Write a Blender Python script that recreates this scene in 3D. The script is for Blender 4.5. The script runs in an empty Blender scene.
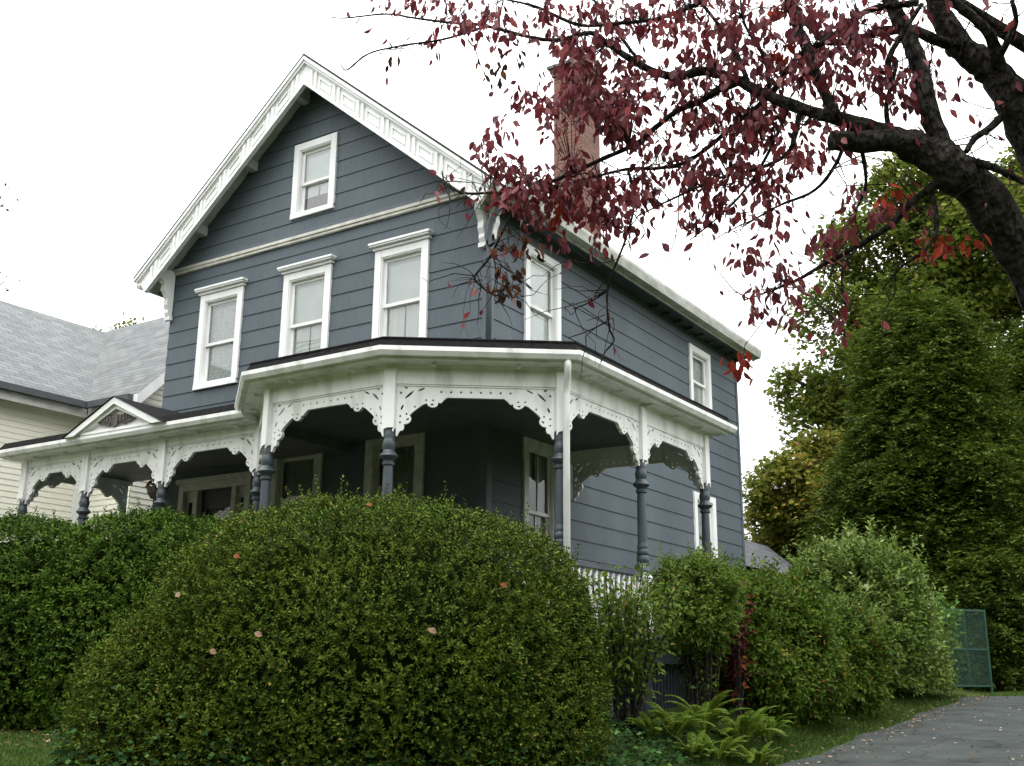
import bpy, math, random
import numpy as np
from mathutils import Vector, Matrix
random.seed(7); rng = np.random.default_rng(11)
SC = bpy.context.scene; COL = SC.collection
R = math.radians

# ------------------------------------------------------------------ helpers
def nrm(v): v = Vector(v); return v.normalized()
class MB:
    """collects shapes; build() links them as one mesh object"""
    def __init__(s): s.v = []; s.f = []
    def quad(s, *p): n = len(s.v); s.v += [tuple(q) for q in p]; s.f.append(tuple(range(n, n+len(p)))); return s
    def box(s, x0, x1, y0, y1, z0, z1):
        n = len(s.v)
        s.v += [(x, y, z) for z in (z0, z1) for x, y in ((x0, y0), (x1, y0), (x1, y1), (x0, y1))]
        s.f += [tuple(n+i for i in q) for q in ((3,2,1,0),(4,5,6,7),(0,1,5,4),(1,2,6,5),(2,3,7,6),(3,0,4,7))]; return s
    def fbox(s, F, u0, u1, o0, o1, z0, z1):
        n = len(s.v)
        s.v += [F(u, o, z) for z in (z0, z1) for u, o in ((u0, o1), (u1, o1), (u1, o0), (u0, o0))]
        s.f += [tuple(n+i for i in q) for q in ((3,2,1,0),(4,5,6,7),(0,1,5,4),(1,2,6,5),(2,3,7,6),(3,0,4,7))]; return s
    def prism(s, F, poly, o0, o1):
        """poly of (u,z), counter clockwise seen from outside"""
        n = len(s.v); k = len(poly)
        s.v += [F(u, o1, z) for u, z in poly] + [F(u, o0, z) for u, z in poly]
        s.f.append(tuple(range(n, n+k))); s.f.append(tuple(range(n+2*k-1, n+k-1, -1)))
        for i in range(k):
            j = (i+1) % k; s.f.append((n+i, n+k+i, n+k+j, n+j))
        return s
    def hull(s, top, bot):
        n = len(s.v); k = len(top); s.v += [tuple(p) for p in top] + [tuple(p) for p in bot]
        s.f.append(tuple(range(n, n+k))); s.f.append(tuple(range(n+2*k-1, n+k-1, -1)))
        for i in range(k):
            j = (i+1) % k; s.f.append((n+i, n+k+i, n+k+j, n+j))
        return s
    def tube(s, pts, rad, seg=8, cap=True):
        pts = [Vector(p) for p in pts]; n0 = len(s.v); N = len(pts)
        if not hasattr(rad, '__len__'): rad = [rad]*N
        up = None
        for i, p in enumerate(pts):
            t = (pts[min(i+1, N-1)]-pts[max(i-1, 0)]).normalized()
            if up is None:
                a = Vector((0,0,1)) if abs(t.z) < .9 else Vector((1,0,0)); up = (a - t*a.dot(t)).normalized()
            else:
                up = (up - t*up.dot(t)).normalized()
            b = t.cross(up)
            for k in range(seg):
                a = 2*math.pi*k/seg; s.v.append(tuple(p+(up*math.cos(a)+b*math.sin(a))*rad[i]))
        for i in range(N-1):
            for k in range(seg):
                a = n0+i*seg+k; b_ = n0+i*seg+(k+1) % seg; s.f.append((a, b_, b_+seg, a+seg))
        if cap:
            s.f.append(tuple(n0+k for k in range(seg-1, -1, -1))); s.f.append(tuple(n0+(N-1)*seg+k for k in range(seg)))
        return s
    def lathe(s, x, y, prof, seg=16):
        n0 = len(s.v); N = len(prof)
        for r, z in prof:
            for k in range(seg):
                a = 2*math.pi*k/seg; s.v.append((x+r*math.cos(a), y+r*math.sin(a), z))
        for i in range(N-1):
            for k in range(seg):
                a = n0+i*seg+k; b = n0+i*seg+(k+1) % seg; s.f.append((a, b, b+seg, a+seg))
        s.f.append(tuple(n0+k for k in range(seg-1, -1, -1))); s.f.append(tuple(n0+(N-1)*seg+k for k in range(seg)))
        return s
    def build(s, name, mat, parent=None, smooth=False, bevel=0):
        me = bpy.data.meshes.new(name); me.from_pydata(s.v, [], s.f); me.update()
        if smooth:
            for p in me.polygons: p.use_smooth = True
        return link(name, me, mat, parent, bevel)
def link(name, me, mat, parent=None, bevel=0):
    o = bpy.data.objects.new(name, me); COL.objects.link(o)
    if mat: me.materials.append(mat)
    if parent: 
        o.parent = parent
        if parent.parent is None and parent.type == 'EMPTY':
            o.matrix_parent_inverse = Matrix.Translation(parent.location).inverted() @ Matrix.Identity(4) if not any(parent.rotation_euler) else Matrix.Identity(4)
    if bevel:
        m = o.modifiers.new('bevel', 'BEVEL'); m.width = bevel; m.segments = 2; m.limit_method = 'ANGLE'
    return o
def tag(o, label, cat, group=None, kind=None):
    o['label'] = label; o['category'] = cat
    if group: o['group'] = group
    if kind: o['kind'] = kind
    return o
def thing(name, loc, label, cat, group=None):
    o = bpy.data.objects.new(name, None); COL.objects.link(o); o.location = loc; o.empty_display_size = .2
    return tag(o, label, cat, group)
def struct(o): o['kind'] = 'structure'; return o
def FR(p0, p1):
    p0 = Vector((p0[0], p0[1])); p1 = Vector((p1[0], p1[1])); t = (p1-p0).normalized(); n = Vector((t.y, -t.x)); L = (p1-p0).length
    f = lambda u, o, z: (p0.x+t.x*u+n.x*o, p0.y+t.y*u+n.y*o, z)
    f.L = L; return f

# ------------------------------------------------------------------ camera (solved from the photograph's vanishing lines)
CF, CYAW, CPITCH, CROLL = 1087.36, -0.5773456, 0.2613497, 0.0093081
CPOS = Vector((8.30434, -12.12218, 0.0))
fw = Vector((math.sin(CYAW)*math.cos(CPITCH), math.cos(CYAW)*math.cos(CPITCH), math.sin(CPITCH)))
r0 = Vector((math.cos(CYAW), -math.sin(CYAW), 0)); u0 = r0.cross(fw)
rt = r0*math.cos(CROLL)+u0*math.sin(CROLL); up_ = -r0*math.sin(CROLL)+u0*math.cos(CROLL)
cam = bpy.data.cameras.new('camera'); co = bpy.data.objects.new('camera', cam); COL.objects.link(co)
co.matrix_world = Matrix(((rt.x, up_.x, -fw.x, CPOS.x), (rt.y, up_.y, -fw.y, CPOS.y), (rt.z, up_.z, -fw.z, CPOS.z), (0,0,0,1)))
cam.sensor_width = 36; cam.lens = CF*36/1024; cam.clip_end = 3000; cam.clip_start = .05
SC.camera = co
def at(px, py, d):
    """the point seen at pixel (px,py), d metres in front of the lens"""
    return CPOS + (fw + rt*((px-512)/CF) - up_*((py-383)/CF))*d
def gat(px, d):
    """horizontal place (x, y) under pixel column px at distance d"""
    p = at(px, 672, d); return p.x, p.y

# ------------------------------------------------------------------ materials
def newmat(name):
    m = bpy.data.materials.new(name); m.use_nodes = True; nt = m.node_tree; b = nt.nodes['Principled BSDF']
    return m, nt, b
def nd(nt, t, **kw):
    n = nt.nodes.new(t)
    for k, v in kw.items():
        if k.startswith('i_'): n.inputs[k[2:].replace('_', ' ')].default_value = v
        else: setattr(n, k, v)
    return n
def ramp(nt, stops):
    r = nt.nodes.new('ShaderNodeValToRGB'); e = r.color_ramp.elements
    while len(e) < len(stops): e.new(.5)
    for i, (p, c) in enumerate(stops): e[i].position = p; e[i].color = (*c, 1)
    return r
def mat_noise(name, c1, c2, scale=6, rough=.6, bump=0, bscale=60, detail=6, stretch=(1,1,1), spec=.4, lo=.3, hi=.7):
    m, nt, b = newmat(name)
    tc = nd(nt, 'ShaderNodeTexCoord'); mp = nd(nt, 'ShaderNodeMapping'); mp.inputs['Scale'].default_value = stretch
    nt.links.new(tc.outputs['Object'], mp.inputs['Vector'])
    n = nd(nt, 'ShaderNodeTexNoise', i_Scale=scale, i_Detail=detail); nt.links.new(mp.outputs[0], n.inputs['Vector'])
    r = ramp(nt, [(lo, c1), (hi, c2)]); nt.links.new(n.outputs['Fac'], r.inputs[0]); nt.links.new(r.outputs[0], b.inputs['Base Color'])
    b.inputs['Roughness'].default_value = rough; b.inputs['Specular IOR Level'].default_value = spec
    if bump:
        n2 = nd(nt, 'ShaderNodeTexNoise', i_Scale=bscale, i_Detail=4); nt.links.new(mp.outputs[0], n2.inputs['Vector'])
        bp = nd(nt, 'ShaderNodeBump', i_Strength=bump, i_Distance=.02); nt.links.new(n2.outputs['Fac'], bp.inputs['Height']); nt.links.new(bp.outputs[0], b.inputs['Normal'])
    return m
def mat_siding(name, ca, cb, cc, course, rough=.65, zoff=0.0, bw=.62, grain=45):
    """painted shingle siding: each piece a little different, fine upright grain, soft streaks"""
    m, nt, b = newmat(name); L = nt.links.new
    tc = nd(nt, 'ShaderNodeTexCoord'); sx = nd(nt, 'ShaderNodeSeparateXYZ'); L(tc.outputs['Object'], sx.inputs[0])
    ad = nd(nt, 'ShaderNodeMath', operation='ADD'); L(sx.outputs['X'], ad.inputs[0]); L(sx.outputs['Y'], ad.inputs[1])
    az = nd(nt, 'ShaderNodeMath', operation='ADD'); L(sx.outputs['Z'], az.inputs[0]); az.inputs[1].default_value = -zoff
    cx = nd(nt, 'ShaderNodeCombineXYZ'); L(ad.outputs[0], cx.inputs['X']); L(az.outputs[0], cx.inputs['Y'])
    br = nd(nt, 'ShaderNodeTexBrick'); br.offset = .5
    br.inputs['Scale'].default_value = 1; br.inputs['Brick Width'].default_value = bw; br.inputs['Row Height'].default_value = course; br.inputs['Mortar Size'].default_value = .0032
    br.inputs['Mortar Smooth'].default_value = .3; br.inputs['Bias'].default_value = .0
    br.inputs['Color1'].default_value = (*ca, 1); br.inputs['Color2'].default_value = (*cb, 1); br.inputs['Mortar'].default_value = (*[c*.62 for c in ca], 1)
    L(cx.outputs[0], br.inputs['Vector'])
    mp = nd(nt, 'ShaderNodeMapping'); mp.inputs['Scale'].default_value = (1, 1, .12); L(tc.outputs['Object'], mp.inputs['Vector'])
    n1 = nd(nt, 'ShaderNodeTexNoise', i_Scale=grain, i_Detail=5); L(mp.outputs[0], n1.inputs['Vector'])
    n2 = nd(nt, 'ShaderNodeTexNoise', i_Scale=1.1, i_Detail=6); mp2 = nd(nt, 'ShaderNodeMapping'); mp2.inputs['Scale'].default_value = (1, 1, .35); L(tc.outputs['Object'], mp2.inputs['Vector']); L(mp2.outputs[0], n2.inputs['Vector'])
    r2 = ramp(nt, [(.35, (0, 0, 0)), (.72, (1, 1, 1))]); L(n2.outputs['Fac'], r2.inputs[0])
    mx = nd(nt, 'ShaderNodeMix', data_type='RGBA'); L(r2.outputs[0], mx.inputs['Factor']); L(br.outputs['Color'], mx.inputs['A']); mx.inputs['B'].default_value = (*cc, 1)
    mm = nd(nt, 'ShaderNodeMix', data_type='RGBA', blend_type='MULTIPLY'); mm.inputs['Factor'].default_value = .35
    rr = ramp(nt, [(.3, (.6, .6, .6)), (.7, (1.1, 1.1, 1.1))]); L(n1.outputs['Fac'], rr.inputs[0]); L(mx.outputs['Result'], mm.inputs['A']); L(rr.outputs[0], mm.inputs['B'])
    L(mm.outputs['Result'], b.inputs['Base Color']); b.inputs['Roughness'].default_value = rough; b.inputs['Specular IOR Level'].default_value = .35
    bp = nd(nt, 'ShaderNodeBump', i_Strength=.25, i_Distance=.01); L(n1.outputs['Fac'], bp.inputs['Height']); L(bp.outputs[0], b.inputs['Normal'])
    return m
def mat_shingle(name, ca, cb, cm, row, width, axis='XY', rough=.9):
    m, nt, b = newmat(name); L = nt.links.new
    uv = nd(nt, 'ShaderNodeUVMap')
    br = nd(nt, 'ShaderNodeTexBrick'); br.inputs['Scale'].default_value = 1; br.inputs['Brick Width'].default_value = width; br.inputs['Row Height'].default_value = row
    br.inputs['Mortar Size'].default_value = .008; br.inputs['Mortar Smooth'].default_value = .5
    br.inputs['Color1'].default_value = (*ca, 1); br.inputs['Color2'].default_value = (*cb, 1); br.inputs['Mortar'].default_value = (*cm, 1); L(uv.outputs[0], br.inputs['Vector'])
    n = nd(nt, 'ShaderNodeTexNoise', i_Scale=3.0, i_Detail=8); L(uv.outputs[0], n.inputs['Vector'])
    rr = ramp(nt, [(.3, (.88, .88, .88)), (.7, (1.05, 1.05, 1.05))]); L(n.outputs['Fac'], rr.inputs[0])
    mm = nd(nt, 'ShaderNodeMix', data_type='RGBA', blend_type='MULTIPLY'); mm.inputs['Factor'].default_value = 1; L(br.outputs['Color'], mm.inputs['A']); L(rr.outputs[0], mm.inputs['B'])
    L(mm.outputs['Result'], b.inputs['Base Color']); b.inputs['Roughness'].default_value = rough; b.inputs['Specular IOR Level'].default_value = .2
    bp = nd(nt, 'ShaderNodeBump', i_Strength=.6, i_Distance=.02); L(br.outputs['Fac'], bp.inputs['Height']); bp.invert = True; L(bp.outputs[0], b.inputs['Normal'])
    return m
def mat_leaf(name, stops, clump=None, cscale=1.5, rough=.7, trans=.3, spec=.08):
    """each leaf its own tint; clumps of foliage drift towards a second tint"""
    m, nt, b = newmat(name); L = nt.links.new
    g = nd(nt, 'ShaderNodeNewGeometry'); r = ramp(nt, stops); L(g.outputs['Random Per Island'], r.inputs[0]); c = r.outputs[0]
    if clump:
        tc = nd(nt, 'ShaderNodeTexCoord'); n = nd(nt, 'ShaderNodeTexNoise', i_Scale=cscale, i_Detail=3); L(tc.outputs['Object'], n.inputs['Vector'])
        r2 = ramp(nt, [(.42, (0,0,0)), (.66, (1,1,1))]); L(n.outputs['Fac'], r2.inputs[0])
        mul = nd(nt, 'ShaderNodeMath', operation='MULTIPLY'); L(r2.outputs[0], mul.inputs[0]); mul.inputs[1].default_value = .75
        mx = nd(nt, 'ShaderNodeMix', data_type='RGBA'); L(mul.outputs[0], mx.inputs['Factor']); L(c, mx.inputs['A']); mx.inputs['B'].default_value = (*clump, 1); c = mx.outputs['Result']
    L(c, b.inputs['Base Color']); b.inputs['Roughness'].default_value = rough; b.inputs['Specular IOR Level'].default_value = spec
    tr = nd(nt, 'ShaderNodeBsdfTranslucent'); L(c, tr.inputs['Color'])
    ms = nd(nt, 'ShaderNodeMixShader'); ms.inputs[0].default_value = trans; L(b.outputs[0], ms.inputs[1]); L(tr.outputs[0], ms.inputs[2])
    L(ms.outputs[0], nt.nodes['Material Output'].inputs['Surface'])
    return m
def mat_glass(name, tint=(.93, .96, .95), refl=.12):
    m, nt, b = newmat(name); L = nt.links.new
    tr = nd(nt, 'ShaderNodeBsdfTransparent'); tr.inputs[0].default_value = (*tint, 1)
    gl = nd(nt, 'ShaderNodeBsdfGlossy'); gl.inputs['Roughness'].default_value = .03
    fr = nd(nt, 'ShaderNodeLayerWeight', i_Blend=.35)
    n = nd(nt, 'ShaderNodeTexNoise', i_Scale=2.2); bp = nd(nt, 'ShaderNodeBump', i_Strength=.03); L(n.outputs['Fac'], bp.inputs['Height']); L(bp.outputs[0], gl.inputs['Normal'])
    ma = nd(nt, 'ShaderNodeMath', operation='MULTIPLY_ADD'); L(fr.outputs['Fresnel'], ma.inputs[0]); ma.inputs[1].default_value = .8; ma.inputs[2].default_value = refl
    ms = nd(nt, 'ShaderNodeMixShader'); L(ma.outputs[0], ms.inputs[0]); L(tr.outputs[0], ms.inputs[1]); L(gl.outputs[0], ms.inputs[2]); L(ms.outputs[0], nt.nodes['Material Output'].inputs['Surface'])
    return m

BLUE = (.086, .108, .124); BLUE2 = (.100, .124, .140); BLUE3 = (.072, .092, .107)
M = {}
M['siding'] = mat_siding('blue_siding', BLUE, BLUE2, BLUE3, .29, zoff=6.065-.29*40)
M['blue'] = mat_noise('blue_paint', (.072, .090, .104), (.092, .112, .126), 5, .5, .08, 80)
M['column'] = mat_noise('column_paint', (.040, .052, .062), (.062, .076, .088), 9, .38, .06, 60)
M['white'] = mat_noise('white_paint', (.70, .71, .69), (.82, .82, .80), 3.5, .5, .06, 70, stretch=(1, 1, .4), lo=.25, hi=.6)
M['white2'] = mat_noise('porch_white_paint', (.54, .54, .50), (.80, .80, .775), 5.5, .55, .08, 70, stretch=(1, 1, .35), lo=.26, hi=.52, detail=9)
M['trimcream'] = mat_noise('weathered_trim', (.42, .41, .36), (.62, .60, .54), 7, .6, .08, 60)
M['soffit'] = mat_noise('shadowed_soffit_white', (.42, .45, .42), (.55, .57, .53), 5, .6, .05, 40)  # white boards; their shadowed green-grey is put into the colour
M['ceiling'] = mat_noise('shade_toned_ceiling', (.10, .10, .095), (.15, .15, .14), 4, .6, .05, 40)  # boards toned much darker, to deepen the shade of the porch
M['floor'] = mat_noise('shade_toned_floor', (.03, .031, .033), (.05, .052, .054), 6, .5, .05, 40)  # toned near-black, to deepen the porch shade
M['dark'] = mat_noise('dark_paint_and_eave_shade', (.045, .055, .068), (.07, .082, .10), 8, .6, .05, 40)
M['void'] = mat_noise('unlit_dark_fill', (.012, .012, .013), (.02, .02, .021), 3, .9)  # near-black colour stands for unlit space indoors and under the porch
M['glass'] = mat_glass('window_glass')
M['glassdark'] = mat_glass('porch_window_glass', (.6, .63, .62), .06)
M['curtain'] = mat_noise('white_curtain', (.76, .78, .77), (.90, .91, .89), 16, .8, .6, 14, stretch=(1, 1, .03), detail=3)
M['lace'] = mat_noise('lace_curtain', (.42, .46, .45), (.80, .83, .81), 26, .8, .2, 40, detail=5)
M['shade'] = mat_noise('window_shade', (.70, .75, .74), (.80, .84, .82), 3, .75)
M['roofdark'] = mat_noise('black_roofing', (.005, .005, .005), (.013, .013, .013), 14, .95, .5, 90, spec=.1)
M['roofgrey'] = mat_shingle('house_roof_shingle', (.10, .105, .11), (.15, .155, .16), (.05, .05, .05), .14, .3)
M['nroof'] = mat_shingle('pale_grey_shingle', (.132, .139, .138), (.185, .193, .191), (.065, .07, .07), .16, .36)
M['groof'] = mat_shingle('garage_shingle', (.085, .088, .095), (.12, .125, .13), (.05, .05, .055), .14, .3)
M['cream'] = mat_noise('cream_vinyl', (.74, .72, .60), (.79, .77, .66), 2.5, .45, 0)
M['gutterdark'] = mat_noise('dark_gutter_and_eave_shade', (.05, .055, .06), (.08, .085, .09), 5, .5)
M['gutter'] = mat_noise('stained_white_gutter', (.34, .34, .30), (.60, .60, .56), 3, .5, .05, 40, stretch=(1, 1, 3))
M['door'] = mat_noise('dark_door_paint', (.02, .016, .014), (.035, .028, .024), 6, .4)
M['asphalt'] = mat_noise('asphalt', (.027, .032, .030), (.060, .066, .063), 2.2, .95, .5, 160, detail=10, lo=.25, hi=.75, spec=.1)
M['bark'] = mat_noise('dogwood_bark', (.012, .010, .009), (.062, .055, .046), 16, .95, 1.0, 42, detail=9, stretch=(1, 1, .45), spec=.15, lo=.35, hi=.68)
_nt = M['bark'].node_tree; _b = [n for n in _nt.nodes if n.type == 'BUMP'][0]; _b.inputs['Distance'].default_value = .06
_v = nd(_nt, 'ShaderNodeTexVoronoi', i_Scale=34); _mp = [n for n in _nt.nodes if n.type == 'MAPPING'][0]; _nt.links.new(_mp.outputs[0], _v.inputs['Vector'])
_ad = nd(_nt, 'ShaderNodeMath', operation='ADD'); _old = _b.inputs['Height'].links[0].from_socket; _nt.links.new(_old, _ad.inputs[0]); _nt.links.new(_v.outputs['Distance'], _ad.inputs[1]); _nt.links.new(_ad.outputs[0], _b.inputs['Height'])
M['bark2'] = mat_noise('brown_bark', (.05, .04, .03), (.10, .085, .065), 14, .9, .7, 40)
M['greenmetal'] = mat_noise('green_coated_wire', (.008, .045, .026), (.014, .068, .042), 6, .5)
M['basket'] = mat_noise('dark_wicker', (.03, .022, .016), (.06, .045, .03), 30, .8, .4, 60)
M['ornament'] = mat_noise('weathered_ornament', (.055, .048, .044), (.13, .115, .105), 9, .7, .3, 40)
M['cap'] = mat_noise('verdigris_cap', (.05, .075, .07), (.11, .14, .125), 8, .6)
# cracks and patches in the asphalt
_nt = M['asphalt'].node_tree; _b = _nt.nodes['Principled BSDF']; _tc = [n for n in _nt.nodes if n.type == 'TEX_COORD'][0]
_n = nd(_nt, 'ShaderNodeTexNoise', i_Scale=1.7, i_Detail=6); _nt.links.new(_tc.outputs['Object'], _n.inputs['Vector'])
_mxv = nd(_nt, 'ShaderNodeMix', data_type='RGBA'); _mxv.inputs['Factor'].default_value = .35; _nt.links.new(_tc.outputs['Object'], _mxv.inputs['A']); _nt.links.new(_n.outputs['Color'], _mxv.inputs['B'])
_v = nd(_nt, 'ShaderNodeTexVoronoi', feature='DISTANCE_TO_EDGE', i_Scale=.9); _nt.links.new(_mxv.outputs['Result'], _v.inputs['Vector'])
_r = ramp(_nt, [(.0, (.35, .35, .35)), (.012, (1, 1, 1))]); _nt.links.new(_v.outputs['Distance'], _r.inputs[0])
_g = nd(_nt, 'ShaderNodeTexNoise', i_Scale=120, i_Detail=3); _nt.links.new(_tc.outputs['Object'], _g.inputs['Vector']); _rg = ramp(_nt, [(.35, (.65, .65, .65)), (.68, (1.45, 1.45, 1.45))]); _nt.links.new(_g.outputs['Fac'], _rg.inputs[0])
_m1 = nd(_nt, 'ShaderNodeMix', data_type='RGBA', blend_type='MULTIPLY'); _m1.inputs['Factor'].default_value = .8; _old = _b.inputs['Base Color'].links[0].from_socket; _nt.links.new(_old, _m1.inputs['A']); _nt.links.new(_r.outputs[0], _m1.inputs['B'])
_m2 = nd(_nt, 'ShaderNodeMix', data_type='RGBA', blend_type='MULTIPLY'); _m2.inputs['Factor'].default_value = 1; _nt.links.new(_m1.outputs['Result'], _m2.inputs['A']); _nt.links.new(_rg.outputs[0], _m2.inputs['B']); _nt.links.new(_m2.outputs['Result'], _b.inputs['Base Color'])
# bricks
def mat_brick():
    m, nt, b = newmat('red_brick'); L = nt.links.new
    uv = nd(nt, 'ShaderNodeUVMap'); br = nd(nt, 'ShaderNodeTexBrick'); br.inputs['Scale'].default_value = 1; br.inputs['Brick Width'].default_value = .21; br.inputs['Row Height'].default_value = .075
    br.inputs['Mortar Size'].default_value = .007; br.inputs['Color1'].default_value = (.15, .062, .043, 1); br.inputs['Color2'].default_value = (.21, .095, .068, 1); br.inputs['Mortar'].default_value = (.21, .165, .145, 1)
    L(uv.outputs[0], br.inputs['Vector']); n = nd(nt, 'ShaderNodeTexNoise', i_Scale=4, i_Detail=6); L(uv.outputs[0], n.inputs['Vector'])
    rr = ramp(nt, [(.3, (.75, .72, .7)), (.7, (1.15, 1.1, 1.1))]); L(n.outputs['Fac'], rr.inputs[0]); mm = nd(nt, 'ShaderNodeMix', data_type='RGBA', blend_type='MULTIPLY'); mm.inputs['Factor'].default_value = 1
    L(br.outputs['Color'], mm.inputs['A']); L(rr.outputs[0], mm.inputs['B']); L(mm.outputs['Result'], b.inputs['Base Color']); b.inputs['Roughness'].default_value = .9
    bp = nd(nt, 'ShaderNodeBump', i_Strength=.5, i_Distance=.01); bp.invert = True; L(br.outputs['Fac'], bp.inputs['Height']); L(bp.outputs[0], b.inputs['Normal']); return m
M['brick'] = mat_brick()
# ground: soil, thin grass and litter
def mat_ground():
    m, nt, b = newmat('lawn_soil'); L = nt.links.new; tc = nd(nt, 'ShaderNodeTexCoord')
    n1 = nd(nt, 'ShaderNodeTexNoise', i_Scale=1.3, i_Detail=8); n2 = nd(nt, 'ShaderNodeTexNoise', i_Scale=30, i_Detail=6)
    for n in (n1, n2): L(tc.outputs['Object'], n.inputs['Vector'])
    r1 = ramp(nt, [(.35, (.030, .055, .014)), (.7, (.055, .080, .022))]); L(n1.outputs['Fac'], r1.inputs[0])
    r2 = ramp(nt, [(.45, (0,0,0)), (.7, (1,1,1))]); L(n2.outputs['Fac'], r2.inputs[0])
    mx = nd(nt, 'ShaderNodeMix', data_type='RGBA'); L(r2.outputs[0], mx.inputs['Factor']); L(r1.outputs[0], mx.inputs['A']); mx.inputs['B'].default_value = (.045, .035, .022, 1)
    L(mx.outputs['Result'], b.inputs['Base Color']); b.inputs['Roughness'].default_value = 1; b.inputs['Specular IOR Level'].default_value = .0
    bp = nd(nt, 'ShaderNodeBump', i_Strength=.6, i_Distance=.03); L(n2.outputs['Fac'], bp.inputs['Height']); L(bp.outputs[0], b.inputs['Normal']); return m
M['ground'] = mat_ground()
G = mat_leaf
M['boxwood'] = G('boxwood_leaf', [(0, (.012, .024, .003)), (.45, (.036, .066, .007)), (.8, (.072, .118, .012)), (.97, (.14, .19, .030)), (1, (.22, .12, .04))], (.082, .108, .010), 2.2, .7, .12, .07)
M['yew'] = G('hedge_leaf', [(0, (.013, .028, .004)), (.5, (.036, .074, .009)), (.9, (.072, .132, .016)), (1, (.14, .18, .04))], (.068, .125, .012), 1.8, .7, .12, .07)
M['core'] = mat_noise('foliage_shade_fill', (.005, .008, .002), (.010, .015, .004), 12, 1.0, spec=0)  # near-black fill: the shade inside foliage is put into its colour
M['shrub'] = G('privet_leaf', [(0, (.036, .062, .010)), (.5, (.082, .135, .020)), (.9, (.14, .20, .035)), (1, (.22, .17, .04))], (.12, .19, .025), 2.5, .45, .35)
M['shrub2'] = G('mixed_hedge_leaf', [(0, (.016, .038, .004)), (.5, (.046, .088, .008)), (.90, (.10, .15, .016)), (.98, (.22, .17, .03)), (1, (.28, .10, .02))], (.085, .145, .016), 1.9, .5, .3)
M['mound'] = G('pale_mound_leaf', [(0, (.060, .095, .016)), (.5, (.115, .175, .030)), (.9, (.20, .27, .06)), (1, (.38, .42, .24))], (.085, .145, .020), 1.2, .5, .3)
M['fern'] = G('fern_leaf', [(0, (.055, .10, .010)), (.6, (.12, .185, .020)), (1, (.22, .25, .045))], (.09, .17, .018), 2, .5, .4)
M['ivy'] = G('ivy_leaf', [(0, (.006, .016, .005)), (.6, (.014, .036, .010)), (.93, (.035, .080, .018)), (1, (.10, .17, .05))], None, 1, .8, .05, .03)
M['vine'] = G('light_vine_leaf', [(0, (.06, .13, .03)), (1, (.14, .25, .06))], None, 1, .5, .4)
M['burgundy'] = G('burgundy_leaf', [(0, (.05, .008, .014)), (.7, (.13, .018, .028)), (1, (.26, .10, .03))], None, 1, .5, .35)
M['dogleaf'] = G('dogwood_leaf', [(0, (.062, .010, .013)), (.35, (.135, .018, .024)), (.7, (.215, .034, .038)), (.92, (.32, .068, .066)), (1, (.42, .20, .19))], (.145, .036, .046), 1.6, .5, .40, .25)
M['dogred'] = G('scarlet_leaf', [(0, (.12, .014, .010)), (1, (.32, .045, .022))], None, 1, .45, .4)
M['driedleaf'] = G('dried_leaf', [(0, (.025, .014, .012)), (.7, (.06, .03, .02)), (1, (.22, .08, .03))], None, 1, .7, .2)
M['maple'] = G('maple_leaf', [(0, (.058, .088, .014)), (.5, (.120, .160, .026)), (.85, (.20, .225, .040)), (1, (.30, .22, .05))], (.088, .132, .020), .45, .55, .52)
M['maple2'] = G('turning_maple_leaf', [(0, (.075, .090, .014)), (.5, (.155, .17, .025)), (.85, (.25, .23, .040)), (1, (.32, .17, .04))], (.10, .135, .020), .6, .5, .4)
M['conifer'] = G('conifer_spray', [(0, (.024, .044, .006)), (.5, (.056, .092, .011)), (.9, (.105, .145, .018)), (1, (.16, .13, .025))], (.080, .115, .012), .8, .6, .25, .15)
M['litter'] = G('fallen_leaf', [(0, (.07, .045, .025)), (.4, (.17, .10, .05)), (.75, (.30, .21, .12)), (1, (.46, .38, .27))], None, 1, .7, .2)
M['pinkleaf'] = G('pink_dry_leaf', [(0, (.27, .16, .10)), (1, (.40, .27, .18))], None, 1, .7, .3)
M['rustleaf'] = G('rust_dry_leaf', [(0, (.17, .05, .02)), (1, (.24, .08, .03))], None, 1, .7, .3)
M['grass'] = G('grass_blade', [(0, (.030, .065, .012)), (.6, (.060, .115, .022)), (.95, (.10, .15, .035)), (1, (.20, .17, .07))], (.075, .115, .022), 1.5, .6, .3)

# ------------------------------------------------------------------ terrain
def ss(a, b, x): t = min(1, max(0, (x-a)/(b-a))); return t*t*(3-2*t)
def z_drive(y):
    if y < -14: return -1.714
    if y < 9: return -1.6+.06*(y+12.12)
    return -.333+.008*min(y-9, 60)
def z_lawn(y):
    yy = y
    zl = -.75+.06*(yy+5)
    if yy > 4: zl = -.21+.002*min(yy-4, 60)
    if yy < -6.2: 
        k = ss(-6.2, -9.5, yy); zl = zl*(1-k)+z_drive(yy)*k
    return zl
def gz(x, y):
    w = ss(2.9, 4.05, x) if y < 5 else ss(2.9, 4.05, x)
    return z_lawn(y)*(1-w)+z_drive(y)*w
def axis(lo, hi, fine0, fine1, step):
    a = list(np.arange(fine0, fine1+1e-6, step)); s = step
    x = fine1
    while x < hi: s *= 1.45; x += s; a.append(x)
    s = step; x = fine0
    while x > lo: s *= 1.45; x -= s; a.insert(0, x)
    return a
xs = axis(-900, 900, -9, 12, .25); ys = axis(-900, 900, -14, 16, .25)
V = [(x, y, gz(x, y)) for y in ys for x in xs]; nx = len(xs)
F = [(j*nx+i, j*nx+i+1, (j+1)*nx+i+1, (j+1)*nx+i) for j in range(len(ys)-1) for i in range(nx-1)]
mb = MB(); mb.v = V; mb.f = F
struct(mb.build('ground', M['ground'], smooth=True))
DX0, DX1 = 4.2, 6.62
mb = MB(); yy = list(np.arange(-13.75, 9.01, .25)); wob = lambda y, s: .05*math.sin(y*1.9+s)+.03*math.sin(y*4.3+2*s)
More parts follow.
